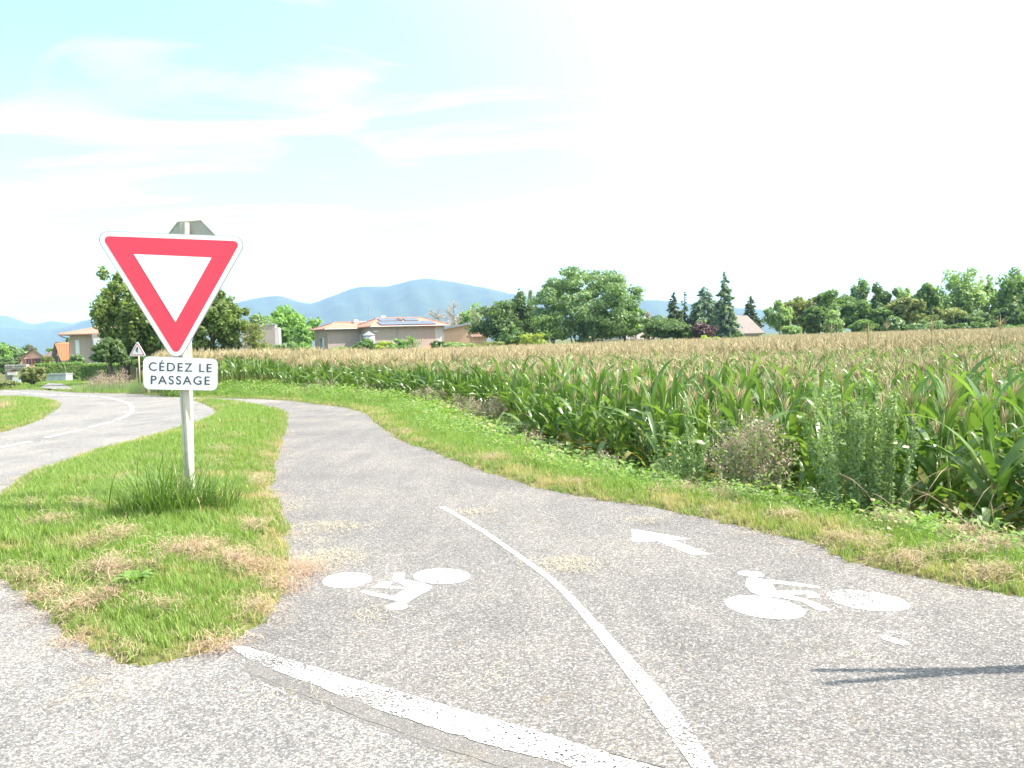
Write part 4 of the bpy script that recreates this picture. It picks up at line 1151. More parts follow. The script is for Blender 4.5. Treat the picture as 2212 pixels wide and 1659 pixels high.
# ------------------------------------------------------------------ trees
LM = {
 'walnut': leaf_mat('walnut_leaves', (0.101, 0.160, 0.053), (0.268, 0.325, 0.101), 0.4, 0.5),
 'robinia': leaf_mat('fresh_green_leaves', (0.150, 0.268, 0.072), (0.305, 0.463, 0.130), 0.35, 0.5),
 'willow': leaf_mat('grey_green_leaves', (0.130, 0.208, 0.101), (0.305, 0.403, 0.189), 0.3, 0.45),
 'dark': leaf_mat('dark_green_leaves', (0.082, 0.140, 0.062), (0.189, 0.256, 0.101), 0.4, 0.5),
 'mid': leaf_mat('mid_green_leaves', (0.101, 0.179, 0.072), (0.248, 0.335, 0.121), 0.4, 0.5),
 'olive': leaf_mat('olive_leaves', (0.150, 0.179, 0.072), (0.325, 0.335, 0.140), 0.4, 0.5),
 'pale': leaf_mat('pale_green_leaves', (0.189, 0.268, 0.130), (0.383, 0.482, 0.228), 0.4, 0.5),
 'spruce': leaf_mat('dark_spruce_needles', (0.10, 0.14, 0.085), (0.19, 0.24, 0.145), 0.25, 0.6),
 'cedar': leaf_mat('blue_cedar_needles', (0.19, 0.25, 0.20), (0.32, 0.40, 0.33), 0.3, 0.6),
 'purple': leaf_mat('purple_leaves', (0.12, 0.075, 0.08), (0.20, 0.13, 0.13), 0.25, 0.5, tcol=(1.3, 0.9, 0.9)),
 'dead': leaf_mat('dead_twigs', (0.344, 0.287, 0.228), (0.598, 0.500, 0.403), 0.1, 0.8, tcol=(1, 1, 1)),
 'yellow': leaf_mat('yellow_green_leaves', (0.248, 0.305, 0.062), (0.500, 0.540, 0.130), 0.4, 0.5),
 'hedge': leaf_mat('clipped_hedge_leaves', (0.092, 0.160, 0.053), (0.248, 0.344, 0.082), 0.4, 0.5),
}
M['bark'] = mat('grey_brown_bark', (0.13, 0.105, 0.08), 0.9, 0.3, 6, 0.4, 12)
M['birch'] = mat('white_birch_bark', (0.55, 0.53, 0.5), 0.8, 0.35, 8, dirt=(0.2, 0.18, 0.16))
def leaf_quads(Pc, Nrm, size, r_, elong=1.0):
    n = len(Pc)
    a = r_.normal(0, 1, (n, 3)); a -= (a * Nrm).sum(1, keepdims=True) * Nrm; a /= np.linalg.norm(a, axis=1, keepdims=True) + 1e-9
    b = np.cross(Nrm, a); s = size * r_.uniform(0.55, 1.35, (n, 1)); 
    V = np.stack([Pc - a * s * elong, Pc + b * s * 0.6, Pc + a * s * elong, Pc - b * s * 0.6], 1).reshape(-1, 3)
    return V, np.arange(4 * n).reshape(-1, 4)
def crown_pts(c, rad, nleaf, r_, clumps=60, crad=0.3, lo=0.35, squash=1.0, flat_bottom=0.0, lumpy=1.0):
    """leaf positions gathered in clumps through an uneven crown"""
    dirs = r_.normal(0, 1, (clumps, 3)); dirs /= np.linalg.norm(dirs, axis=1, keepdims=True)
    rr_ = r_.uniform(lo, 1.0, (clumps, 1)) ** 0.6
    lump = 1 + lumpy * 0.16 * np.sin(dirs[:, :1] * 5 + r_.uniform(0, 6)) + lumpy * 0.12 * np.sin(dirs[:, 2:] * 7 + r_.uniform(0, 6))
    cc = dirs * rr_ * lump * (1 - crad * 0.75) * rad
    if flat_bottom: cc[:, 2] = np.where(cc[:, 2] < 0, cc[:, 2] * (1 - flat_bottom), cc[:, 2])
    which = r_.integers(0, clumps, nleaf)
    sz = r_.uniform(0.55, 1.25, clumps)[which][:, None]
    d = r_.normal(0, 1, (nleaf, 3)); d /= np.linalg.norm(d, axis=1, keepdims=True)
    off_ = d * (r_.uniform(0.15, 1, (nleaf, 1)) ** 0.5) * sz * crad * np.array(rad) * np.array([1, 1, 0.8])
    P_ = cc[which] + off_
    nr = d * 0.8 + r_.normal(0, 0.55, (nleaf, 3)) + np.array([0, 0, 0.35]); nr /= np.linalg.norm(nr, axis=1, keepdims=True)
    return P_ + np.array(c), nr, cc + np.array(c)
def gpt(u, Y):
    x = at(u, 740, Y)[0]
    return np.array([x, Y, float(base_h(np.array([[x, Y]]))[0])])
def tree(u, Y, top_v, wpx, label, kind, seed, bot_v=None, leaf=0.2, n=9000, clumps=60, crad=0.3, name='tree', group=None, trunk=0.16, flat_b=0.35, depth=1.0, cat='tree', bark='bark', lo=0.35, stems=1, lumpy=1.0):
    """tree whose crown spans wpx pixels about column u and reaches up to row top_v at distance Y"""
    r_ = np.random.default_rng(seed + 1000)
    b0 = gpt(u, Y); topz = at(u, top_v, Y)[2]; wid = wpx / FPX * Y * 1.28
    botz = at(u, bot_v, Y)[2] if bot_v else b0[2] + (topz - b0[2]) * 0.12
    botz = max(botz, b0[2] + 0.05)
    c = np.array([0, 0, (topz + botz) / 2 - b0[2]]); rad = np.array([wid / 2, wid / 2 * depth, (topz - botz) / 2 * 1.08])
    e = empty(name, b0); tag(e, label, cat, group)
    P_, nr, cc = crown_pts(c, rad, n, r_, clumps, crad, lo, flat_bottom=flat_b, lumpy=lumpy)
    P_[:, 2] = np.maximum(P_[:, 2], 0.05)
    V, F = leaf_quads(P_, nr, leaf, r_)
    obj('crown', V, F, LM[kind], e)['kind'] = 'stuff'
    tb = MB()
    for s in range(stems):
        x0 = 0 if stems == 1 else r_.uniform(-0.2, 0.2) * wid
        tb.tube([(x0 * 0.5, 0, -0.2), (x0 * 0.8 + r_.uniform(-.1, .1), r_.uniform(-.1, .1), c[2] * 0.55), (x0, r_.uniform(-.1, .1), c[2] * 1.1)], [trunk / math.sqrt(stems), trunk * 0.75 / math.sqrt(stems), trunk * 0.35 / math.sqrt(stems)], 7)
    tr = tb.build('trunk', M[bark], e, True)
    for k in range(7):
        t = cc[r_.integers(0, len(cc))]; s = np.array([0, 0, c[2] * r_.uniform(0.4, 0.95)]); m_ = (s + t) / 2 + np.array([0, 0, 0.1 * rad[2]])
        MB().tube([s, m_, t], [trunk * 0.4, trunk * 0.25, trunk * 0.08], 5).build('limb', M[bark], tr)
    return e
def conifer(u, Y, top_v, wpx, label, kind, seed, bot_v, n=7000, leaf=0.16, droop=0.25, levels=22, sparse=1.0, name='conifer', power=0.85):
    r_ = np.random.default_rng(seed + 2000)
    b0 = gpt(u, Y); topz = at(u, top_v, Y)[2] - b0[2]; botz = max(0.3, at(u, bot_v, Y)[2] - b0[2]); Rm = wpx / FPX * Y / 2 * 1.25
    e = empty(name, b0); tag(e, label, 'tree')
    MB().tube([(0, 0, -0.2), (0, 0, topz * 0.6), (0, 0, topz * 0.99)], [0.18, 0.1, 0.02], 7).build('trunk', M['bark'], e, True)
    tips = []; bb = MB()
    for l in range(levels):
        t = l / (levels - 1); z = botz + (topz - botz) * t
        R_ = Rm * (1 - t) ** power + 0.12
        for k in range(max(3, int(9 * (1 - t) + 3))):
            a = r_.uniform(0, 6.28); L_ = R_ * r_.uniform(0.6, 1.12)
            tips.append((a, L_, z + r_.normal(0, 0.1)))
    P_, nr = [], []
    wts = np.array([t[1] for t in tips]); wts /= wts.sum()
    for i in r_.choice(len(tips), n, p=wts):
        a, L_, z = tips[i]; s = r_.uniform(0.08, 1) ** 0.7
        side = r_.normal(0, 0.11) * L_ * (1.15 - s)
        P_.append((math.cos(a) * L_ * s - math.sin(a) * side, math.sin(a) * L_ * s + math.cos(a) * side, z - droop * L_ * s * s + 0.10 * L_ * s + r_.normal(0, 0.04) * L_ - abs(r_.normal(0, 0.05))))
        nr.append((r_.normal(0, 0.8), r_.normal(0, 0.8), 1))
    P_ = np.array(P_); nr = np.array(nr); nr /= np.linalg.norm(nr, axis=1, keepdims=True)
    V, F = leaf_quads(P_, nr, leaf, r_, 1.3)
    obj('crown', V, F, LM[kind], e)['kind'] = 'stuff'
    return e
def bare(u, Y, top_v, wpx, label, seed, n=2200, kind='dead'):
    """leafless or half dead tree: forked twigs with sparse twig tufts"""
    r_ = np.random.default_rng(seed + 3000); b0 = gpt(u, Y); H = at(u, top_v, Y)[2] - b0[2]; W_ = wpx / FPX * Y
    e = empty('bare_tree', b0); tag(e, label, 'tree')
    tb = MB(); tb.tube([(0, 0, -0.2), (0, 0, H * 0.5), (0.1, 0, H)], [0.12, 0.07, 0.015], 6); tr = tb.build('trunk', M['bark'], e)
    V = []
    for k in range(34):
        z = H * r_.uniform(0.3, 0.95); a = r_.uniform(0, 6.28); L_ = W_ / 2 * (1.3 - 0.8 * z / H) * r_.uniform(0.5, 1.3)
        s = Vector((0, 0, z)); t = Vector((math.cos(a) * L_, math.sin(a) * L_, z + L_ * r_.uniform(0.0, 0.7)))
        MB().tube([s, s.lerp(t, 0.5) + Vector((0, 0, 0.05 * L_)), t], [0.035, 0.02, 0.006], 4, False).build('limb', M['bark'], tr)
        m_ = n // 60
        ss = r_.uniform(0.25, 1, (m_, 1)); V.append(np.array(s) + ss * np.array(t - s) + r_.normal(0, 0.16, (m_, 3)))
    P_ = np.concatenate(V); nr = r_.normal(0, 1, P_.shape); nr /= np.linalg.norm(nr, axis=1, keepdims=True)
    V, F = leaf_quads(P_, nr, 0.07, r_, 2.2)
    obj('twigs', V, F, LM[kind], e)['kind'] = 'stuff'
    return e
# walnut behind the sign
tree(272, 52, 578, 118, 'dark leafy walnut tree behind the sign, its left half', 'walnut', 1, 790, 0.115, 14000, 120, 0.19, name='walnut_tree', trunk=0.2, flat_b=0.1)
tree(352, 53, 600, 150, 'middle walnut tree mostly hidden behind the red triangle', 'walnut', 2, 790, 0.13, 9000, 60, 0.28, name='walnut_tree', flat_b=0.1)
tree(462, 52, 603, 128, 'dark walnut tree right of the give way sign', 'walnut', 3, 785, 0.115, 14000, 120, 0.19, name='walnut_tree', trunk=0.2, flat_b=0.1)
tree(236, 50, 730, 70, 'dark bush under the left half of the walnut', 'dark', 4, 800, 0.12, 3500, 30, 0.35, name='bush', cat='bush')
tree(300, 50, 762, 60, 'dark low bush beside the far warning sign', 'dark', 44, 800, 0.12, 2600, 24, 0.35, name='bush', cat='bush')
bare(552, 52, 692, 70, 'thin half bare shrub at the edge of the walnut', 5, 1500, 'olive')
# fresh green trees beyond
tree(565, 112, 664, 70, 'rounded fresh green tree just right of the walnut', 'willow', 6, 760, 0.24, 5000, 50)
tree(622, 118, 660, 105, 'spreading fresh green tree left of the solar roofed house', 'robinia', 7, 760, 0.26, 8000, 60, 0.26)
tree(655, 108, 700, 50, 'yellowish green lower tree touching the house wall', 'robinia', 8, 765, 0.2, 3000, 36)
tree(565, 100, 742, 50, 'brownish hedge shrub at the foot of the beige building', 'olive', 9, 778, 0.16, 2200, 26, name='shrub', cat='shrub')
tree(615, 98, 738, 80, 'green shrub between the beige building and the house', 'mid', 10, 778, 0.16, 3000, 30, name='shrub', cat='shrub')
tree(655, 97, 742, 50, 'leafy shrub before the left corner of the solar house', 'robinia', 40, 778, 0.16, 2200, 26, name='shrub', cat='shrub')
# shrubs before the solar house
tree(790, 96, 733, 50, 'dark green shrub before the middle of the solar house', 'mid', 11, 765, 0.15, 2600, 28, name='shrub', cat='shrub')
tree(832, 96, 735, 46, 'yellow green shrub before the solar house', 'yellow', 12, 765, 0.15, 2600, 28, name='shrub', cat='shrub')
tree(862, 95, 730, 40, 'light green shrub right of the yellowish one', 'robinia', 13, 765, 0.14, 2000, 24, name='shrub', cat='shrub')
bare(890, 95, 728, 40, 'sparse twiggy shrub before the long house wall', 14, 900, 'robinia')
tree(733, 96, 750, 60, 'low green shrub below the grey round stair tower', 'robinia', 15, 768, 0.13, 1600, 24, name='shrub', cat='shrub')
tree(985, 96, 738, 70, 'pale green bushes before the peach walled building', 'pale', 16, 762, 0.15, 2600, 30, name='shrub', cat='shrub')
tree(945, 96, 736, 34, 'dark bush at the right corner of the solar house', 'dark', 17, 760, 0.14, 1500, 22, name='shrub', cat='shrub')
tree(1050, 94, 735, 70, 'grey green bush below the terracotta roof', 'olive', 41, 760, 0.14, 2200, 26, name='shrub', cat='shrub')
bare(948, 125, 670, 60, 'bare grey tree behind the peach walled building', 18)
bare(982, 128, 655, 80, 'taller bare grey tree with twiggy top', 19)
tree(1015, 132, 655, 60, 'small green tree among the bare ones', 'robinia', 20, 740, 0.22, 3000, 36)
bare(1045, 118, 662, 80, 'bare brownish tree left of the dark bushy trees', 21)
tree(1078, 104, 650, 90, 'dark rounded tree left of the big willow', 'dark', 22, 752, 0.2, 7000, 60)
tree(1125, 108, 624, 52, 'narrow tall dark tree beside the big willow', 'dark', 23, 752, 0.2, 5500, 50, depth=1.2)
tree(1152, 112, 632, 30, 'slim poplar like tree with brown hanging vine', 'olive', 24, 752, 0.18, 2500, 36)
tree(1108, 97, 700, 60, 'dull green bush at the foot of the dark trees', 'mid', 25, 756, 0.16, 3000, 30, name='shrub', cat='shrub')
tree(1195, 97, 676, 80, 'yellow green bush at the foot of the big willow', 'mid', 26, 752, 0.16, 3600, 36, name='shrub', cat='shrub')
tree(1150, 95, 716, 60, 'pale yellowish bush between the dark trees and the willow', 'yellow', 42, 756, 0.14, 1800, 26, name='shrub', cat='shrub')
# the big one
tree(1268, 102, 577, 218, 'large round grey green willow, the broadest tree of the row', 'willow', 27, 742, 0.17, 32000, 240, 0.145, name='willow_tree', trunk=0.22, flat_b=0.0, stems=5, lo=0.3, lumpy=0.25)
tree(1350, 104, 640, 80, 'light green lower right flank tree beside the big willow', 'robinia', 28, 742, 0.2, 5000, 50, 0.28)
# dark garden group
tree(1428, 98, 682, 100, 'dark rounded bush left of the purple one', 'dark', 29, 740, 0.17, 6000, 50, name='bush', cat='bush')
tree(1478, 97, 698, 60, 'dark low bush right of the rounded dark bush', 'dark', 43, 742, 0.16, 3000, 36, name='bush', cat='bush')
tree(1402, 110, 668, 34, 'reddish twiggy tree behind the dark bush', 'dead', 30, 735, 0.16, 1200, 24)
conifer(1457, 104, 634, 42, 'small dark spruce with pointed tip', 'spruce', 1, 715, 5000, 0.15)
conifer(1481, 106, 628, 26, 'thin sparse spruce beside the dark one', 'spruce', 2, 720, 900, 0.13, levels=14)
conifer(1524, 106, 618, 88, 'broad blue cedar left of the tallest one', 'cedar', 3, 725, 8000, 0.2, 0.3, power=0.7)
conifer(1568, 98, 590, 60, 'tallest blue green cedar in front of the brown roofed house', 'cedar', 4, 735, 10000, 0.17, 0.32, 26)
tree(1550, 108, 648, 44, 'reddish brown tree between the two cedars', 'olive', 31, 730, 0.18, 2200, 30)
conifer(1622, 116, 640, 46, 'dark conifer behind the brown roof', 'spruce', 5, 715, 4500, 0.18)
tree(1522, 96, 694, 46, 'purple leaved bush before the brown roofed house', 'purple', 32, 738, 0.15, 2800, 30, name='bush', cat='bush')
tree(1535, 94, 722, 36, 'bright green small shrub before the house wall', 'yellow', 46, 740, 0.12, 1000, 18, name='shrub', cat='shrub')
tree(1592, 95, 722, 40, 'dark low shrub before the brown roofed house', 'dark', 47, 738, 0.14, 1800, 26, name='shrub', cat='shrub')
tree(1685, 102, 640, 54, 'pale hanging birch with white trunk right of the house', 'pale', 33, 728, 0.17, 4600, 60, 0.24, name='birch_tree', bark='birch', trunk=0.12)
tree(1712, 98, 700, 42, 'round pale shrub right of the birch', 'pale', 34, 728, 0.15, 1800, 26, name='shrub', cat='shrub')
# wood along the right
grp = 'trees of the wood beyond the field'
for (u, Y, tv, wp, lb, kd, n, cl, dv) in [
    (1735, 112, 627, 82, 'grey green tree at the left end of the wood', 'olive', 6000, 50, 1),
    (1806, 108, 626, 84, 'dense rounded dark green tree in the wood', 'mid', 7500, 60, 1),
    (1770, 104, 660, 70, 'darker lower tree before the left end of the wood', 'dark', 5000, 50, 1),
    (1857, 116, 604, 44, 'slim taller tree poking out above the dense one', 'willow', 3600, 44, 1),
    (1850, 106, 650, 70, 'mid green tree below the slim tall one', 'mid', 5500, 50, 1),
    (1912, 114, 609, 52, 'dark domed tree in the middle of the wood', 'dark', 5000, 46, 1),
    (1900, 105, 655, 60, 'green lower tree below the dark dome', 'mid', 4500, 44, 1),
    (1957, 106, 637, 84, 'olive tinged broad tree right of the dark dome', 'olive', 7000, 56, 1),
    (1955, 122, 618, 46, 'pale treetop behind the olive tree', 'pale', 2500, 36, 1),
    (2004, 112, 608, 54, 'green tree left of the tallest pale one', 'mid', 5500, 50, 1),
    (2072, 118, 579, 92, 'tall airy pale green tree, highest in the wood', 'pale', 9000, 75, 1),
    (2040, 106, 660, 80, 'dull green lower tree before the tall airy one', 'olive', 5500, 50, 1),
    (2135, 120, 592, 34, 'slender see-through tree beside the tall airy one', 'pale', 2000, 36, 1),
    (2108, 104, 672, 80, 'dark bushes in the wood below the slender tree', 'dark', 5000, 50, 1),
    (2200, 112, 576, 92, 'tall full tree at the picture edge', 'mid', 8500, 64, 1),
    (2190, 103, 655, 76, 'dark lower tree before the full one at the picture edge', 'dark', 5500, 50, 1),
    (2290, 112, 590, 110, 'broad tree of the wood just past the picture edge', 'mid', 5000, 50, 1)]:
    tree(u, Y, tv, wp, lb, kd, u, 722, 0.22, n, cl, 0.27, group=grp, flat_b=0.0)
for k, (u, tv, w_, kd, lb) in enumerate([(1800, 672, 44, 'pale', 'pale green shrub at the field edge before the dense tree'), (1925, 680, 40, 'willow', 'blue green shrub at the field edge before the dark dome'), (2115, 690, 36, 'mid', 'bright low shrub before the dark bushes'), (1870, 690, 60, 'mid', 'low green shrub in front of the slim tall tree'), (2000, 690, 70, 'willow', 'low grey green shrub at the field edge'), (2190, 700, 80, 'mid', 'low shrub at the field edge by the picture border'), (2060, 698, 60, 'dark', 'dark low shrub below the tall airy tree')]):
    tree(u, 98, tv, w_, lb, kd, 300 + k, 726, 0.15, 2200, 30, name='shrub', cat='shrub', flat_b=0.0)

# ------------------------------------------------------------------ buildings
M['render_pink'] = mat('pinkish_grey_render', (0.42, 0.345, 0.31), 0.9, 0.07, 1.5, 0.2, 30)
M['render_grey'] = mat('pale_grey_render', (0.55, 0.55, 0.55), 0.9, 0.06, 1.5)
M['render_peach'] = mat('peach_render', (0.62, 0.42, 0.28), 0.9, 0.06, 1.5)
M['render_rose'] = mat('rose_render', (0.68, 0.40, 0.34), 0.9, 0.05, 1.5)
M['render_white'] = mat('white_render', (0.68, 0.68, 0.66), 0.9, 0.05, 1.5)
M['render_cream'] = mat('cream_render', (0.66, 0.58, 0.40), 0.9, 0.05, 1.5)
def roof_mat(name, c0, c1, sc_=26.0):
    m, t, b = base_mat(name); b.inputs['Roughness'].default_value = 0.85
    co = N(t, 'ShaderNodeTexCoord'); n_ = N(t, 'ShaderNodeTexNoise'); n_.inputs['Scale'].default_value = 3; n_.inputs['Detail'].default_value = 8; n_.inputs['Roughness'].default_value = 0.8
    wv = N(t, 'ShaderNodeTexWave', bands_direction='X'); wv.inputs['Scale'].default_value = 1.3; wv.inputs['Distortion'].default_value = 0.3
    t.links.new(co.outputs['Object'], n_.inputs[0]); t.links.new(co.outputs['Object'], wv.inputs[0])
    r_ = ramp(t, [(0.3, c0), (0.7, c1)]); t.links.new(n_.outputs[0], r_.inputs[0]); t.links.new(r_.outputs[0], b.inputs['Base Color'])
    bp = N(t, 'ShaderNodeBump'); bp.inputs['Strength'].default_value = 0.6; bp.inputs['Distance'].default_value = 0.05
    t.links.new(wv.outputs[0], bp.inputs['Height']); t.links.new(bp.outputs[0], b.inputs['Normal'])
    return m
M['tile_red'] = roof_mat('red_clay_tiles', (0.38, 0.18, 0.125), (0.5, 0.265, 0.195))
M['tile_brown'] = roof_mat('brown_clay_tiles', (0.30, 0.17, 0.12), (0.42, 0.25, 0.18))
M['tile_orange'] = roof_mat('orange_clay_tiles', (0.55, 0.18, 0.08), (0.66, 0.26, 0.14))
M['tile_grey'] = roof_mat('weathered_grey_brown_tiles', (0.20, 0.16, 0.145), (0.31, 0.26, 0.235))
M['tile_dark'] = roof_mat('dark_brown_tiles', (0.11, 0.08, 0.065), (0.19, 0.14, 0.12))
M['shutter'] = mat('white_shutter', (0.66, 0.69, 0.70), 0.6, 0.04, 3)
M['gutter'] = mat('zinc_gutter', (0.36, 0.38, 0.40), 0.5, 0.1, 3, metal=0.5)
M['frame_dark'] = mat('dark_wood', (0.09, 0.06, 0.05), 0.8, 0.2, 5)
M['brown_shut'] = mat('brown_shutter', (0.22, 0.09, 0.07), 0.7, 0.1, 5)
M['zinc'] = mat('grey_sheet_roof', (0.36, 0.38, 0.38), 0.5, 0.1, 1, metal=0.4)
m_, t_, b_ = base_mat('window_glass'); b_.inputs['Base Color'].default_value = (0.05, 0.06, 0.07, 1); b_.inputs['Roughness'].default_value = 0.08; M['glass'] = m_
m_, t_, b_ = base_mat('solar_cell_glass'); b_.inputs['Base Color'].default_value = (0.13, 0.155, 0.21, 1); b_.inputs['Roughness'].default_value = 0.4; b_.inputs['Specular IOR Level'].default_value = 0.4; M['solar'] = m_

def quad_solid(mb, a, b, c, d, t):
    """thick sheet through four points, thickened downwards by t"""
    return mb.prism([a, b, c, d], Vector((0, 0, -t)))
def house_root(u, Y, rz, label, name='house', z=None):
    p = gpt(u, Y)
    if z is not None: p[2] = z
    e = empty(name, p, rz); tag(e, label, 'house' if 'house' in name else 'building'); return e
def hip_roof(e, W_, D_, zE, zR, oh, m, name='roof', inset_=None, thick=0.12):
    """hip roof over a W x D plan (x along the front, y to the back)"""
    i = inset_ if inset_ is not None else min(D_ / 2 + oh, W_ / 2) 
    x0, x1, y0, y1 = -oh, W_ + oh, -oh, D_ + oh; ym = D_ / 2
    a, b, c, d = (x0, y0, zE), (x1, y0, zE), (x1, y1, zE), (x0, y1, zE); r0, r1 = (x0 + i, ym, zR), (x1 - i, ym, zR)
    mb = MB().add([a, b, c, d, r0, r1, (x0, y0, zE - thick), (x1, y0, zE - thick), (x1, y1, zE - thick), (x0, y1, zE - thick)],
                  [(0, 1, 5, 4), (1, 2, 5), (2, 3, 4, 5), (3, 0, 4), (0, 6, 7, 1), (1, 7, 8, 2), (2, 8, 9, 3), (3, 9, 6, 0), (6, 9, 8, 7)])
    ro_ = mb.build(name, m, e)
    rd = MB()
    for p_, q_ in ((r0, r1), (a, r0), (b, r1), (d, r0), (c, r1)):
        rd.tube([Vector(p_) + Vector((0, 0, .02)), Vector(q_) + Vector((0, 0, .02))], 0.09, 6)
    rd.build('ridge_tiles', m, ro_)
    return ro_, (r0, r1)
def window(e, face, x, z, w_, h_, D_=0, shutter='both', fr=None, sm=None, open_=False):
    """window with frame, pane and shutters; face 'front' (y=0) or 'left' (x=0) or 'right'"""
    fr = fr or M['shutter']; sm = sm or M['shutter']
    def place(mb, nm, m, par):
        o = mb.build(nm, m, par)
        if face == 'left': o.data.transform(Matrix.Rotation(R(-90), 4, 'Z'))
        return o
    wn = place(MB().box(x, x + w_, -0.03, 0.02, z, z + h_), 'window', M['glass'], e)
    f = MB()
    for (a, b, c, d) in ((x - .06, x, z - .06, z + h_ + .06), (x + w_, x + w_ + .06, z - .06, z + h_ + .06), (x, x + w_, z + h_, z + h_ + .06), (x, x + w_, z - .06, z), (x + w_ / 2 - .03, x + w_ / 2 + .03, z, z + h_)):
        f.box(a, b, -0.07, -0.032, c, d)
    place(f, 'frame', fr, wn)
    sh_ = []
    if shutter in ('both', 'left'): sh_.append(x - .1 - w_ / 2)
    if shutter in ('both', 'right'): sh_.append(x + w_ + .1)
    for sx in sh_: place(MB().box(sx, sx + w_ / 2, -0.09, -0.01, z - .03, z + h_ + .03), 'shutter', sm, wn)
    if shutter == 'closed': place(MB().box(x, x + w_, -0.12, -0.072, z, z + h_), 'shutter', sm, wn)
    return wn

# ---- house with the solar panels: two hipped volumes
YAWH = R(30); ca, sa = math.cos(YAWH), math.sin(YAWH)
Yh = 108.0
zb = -1.05
eR = house_root(806.5, Yh, YAWH, 'pinkish house with red hipped roof and rows of solar panels', 'solar_house', zb)
zE = at(806, 706.5, Yh)[2] - zb; zR = at(852, 687.0, Yh + 4)[2] - zb
Wr = 149.5 / FPX * Yh / math.cos(YAWH - R(9)) * 1.06; Dr = 5.6
MB().box(0, Wr * 0.865, 0, Dr, 0, zE - 0.02).build('wall', M['render_pink'], eR)
MB().box(Wr * 0.868, Wr, 0.0, Dr, 0, zE - 0.02).build('side_wall', M['render_grey'], eR)
roofR, (r0, r1) = hip_roof(eR, Wr, Dr, zE + 0.1, zR, 0.55, M['tile_red'], inset_=2.3)
# panels on the front slope
sl = Vector((0, Dr / 2 + 0.55, zR - zE - 0.1)); L_sl = sl.length; su = sl.normalized(); nn = Vector((0, -su.z, su.y))
def roof_panel(x, s0, s1, w_, name, m, par):
    o0 = Vector((x, -0.55, zE + 0.1))
    P4 = [o0 + su * s0 + nn * 0.05, o0 + Vector((w_, 0, 0)) + su * s0 + nn * 0.05, o0 + Vector((w_, 0, 0)) + su * s1 + nn * 0.05, o0 + su * s1 + nn * 0.05]
    p_ = fix_normals(MB().prism(P4, nn * 0.06).build(name, m, par))
    if m is M['solar']:
        f = MB()
        for i in range(4): f.tube([P4[i] + nn * 0.07, P4[(i + 1) % 4] + nn * 0.07], 0.018, 4)
        f.build('frame', M['gutter'], p_)
for k in range(12): roof_panel(0.95 + k * (Wr - 2.2) / 12, 0.18, L_sl * 0.46, (Wr - 2.2) / 12 - 0.03, 'solar_panel', M['solar'], roofR)
for k in range(4): roof_panel(1.55 + k * 0.6, L_sl * 0.55, L_sl * 0.88, 0.56, 'solar_panel', M['solar'], roofR)
for k in range(3): roof_panel(4.95 + k * 0.6, L_sl * 0.55, L_sl * 0.88, 0.56, 'solar_panel', M['solar'], roofR)
roof_panel(4.12, L_sl * 0.62, L_sl * 0.86, 0.5, 'skylight', M['glass'], roofR)
b = MB(); b.tube([(Wr * 0.34, -0.6, zE + 0.05), (Wr * 0.33, -0.1, zE - 0.35), (Wr * 0.33, -0.08, 0)], 0.05, 6); b.build('downpipe', M['gutter'], eR)
b = MB(); b.tube([(Wr - 0.1, -0.55, zE), (Wr - 0.08, -0.08, zE - 0.4), (Wr - 0.08, -0.08, 0)], 0.05, 6); b.build('downpipe', M['gutter'], eR)
MB().tube([(-0.55, -0.6, zE + 0.02), (Wr + 0.55, -0.6, zE + 0.02)], 0.06, 6).build('gutter', M['gutter'], eR)
MB().box(2.4, 3.0, Dr * 0.55, Dr * 0.55 + 0.5, zR - 0.3, zR + 0.35).build('chimney', M['shutter'], eR)
window(eR, 'left', -3.9, zE - 2.35, 1.2, 1.5, shutter='both')
MB().box(0.02, 0.6, -0.3, 0.0, zE - 0.6, zE - 0.5).build('canopy', M['shutter'], eR)
# low porch with its own little tiled roof at the right end
pr = MB().box(Wr * 0.66, Wr * 1.02, -1.6, -0.02, 0.0, 1.15).build('porch_wall', M['render_white'], eR)
fix_normals(MB().prism([(Wr * 0.63, -1.8, 1.12), (Wr * 1.03, -1.8, 1.12), (Wr * 1.0, -0.05, 1.75), (Wr * 0.66, -0.05, 1.75)], (0, 0, 0.08)).build('porch_roof', M['tile_orange'], eR))

eL = house_root(708, Yh + 1.5, YAWH, 'lower pinkish house wing with plain red hipped roof and white chimney', 'house', zb)
zE2 = at(709, 711.5, Yh)[2] - zb; zR2 = at(725, 696.5, Yh + 4)[2] - zb
Wl = 7.6; Dl = 5.2
MB().box(0, Wl, 0, Dl, 0, zE2 - 0.02).build('wall', M['render_pink'], eL)
roofL, _ = hip_roof(eL, Wl, Dl, zE2 + 0.1, zR2, 0.6, M['tile_brown'], inset_=2.5)
MB().box(4.2, 4.75, Dl * 0.35, Dl * 0.35 + 0.5, zR2 - 1.0, zR2 + 0.35).build('chimney', M['render_grey'], roofL)
MB().box(4.15, 5.9, Dl * 0.35 - .05, Dl * 0.35 + 0.2, zR2 + 0.0, zR2 + 0.1).build('chimney_cap', M['shutter'], roofL)
MB().tube([(6.6, Dl * 0.5, zR2 - 0.4), (6.6, Dl * 0.5, zR2 + 1.9)], 0.07, 6).build('flue', M['gutter'], roofL)
window(eL, 'left', -3.1, zE2 - 2.75, 1.15, 1.75, shutter='right', open_=True)
MB().tube([(-0.6, -0.65, zE2 + 0.02), (Wl, -0.65, zE2 + 0.02)], 0.06, 6).build('gutter', M['gutter'], eL)
M['tower'] = mat('grey_tower_cladding', (0.30, 0.31, 0.32), 0.7, 0.08, 2)
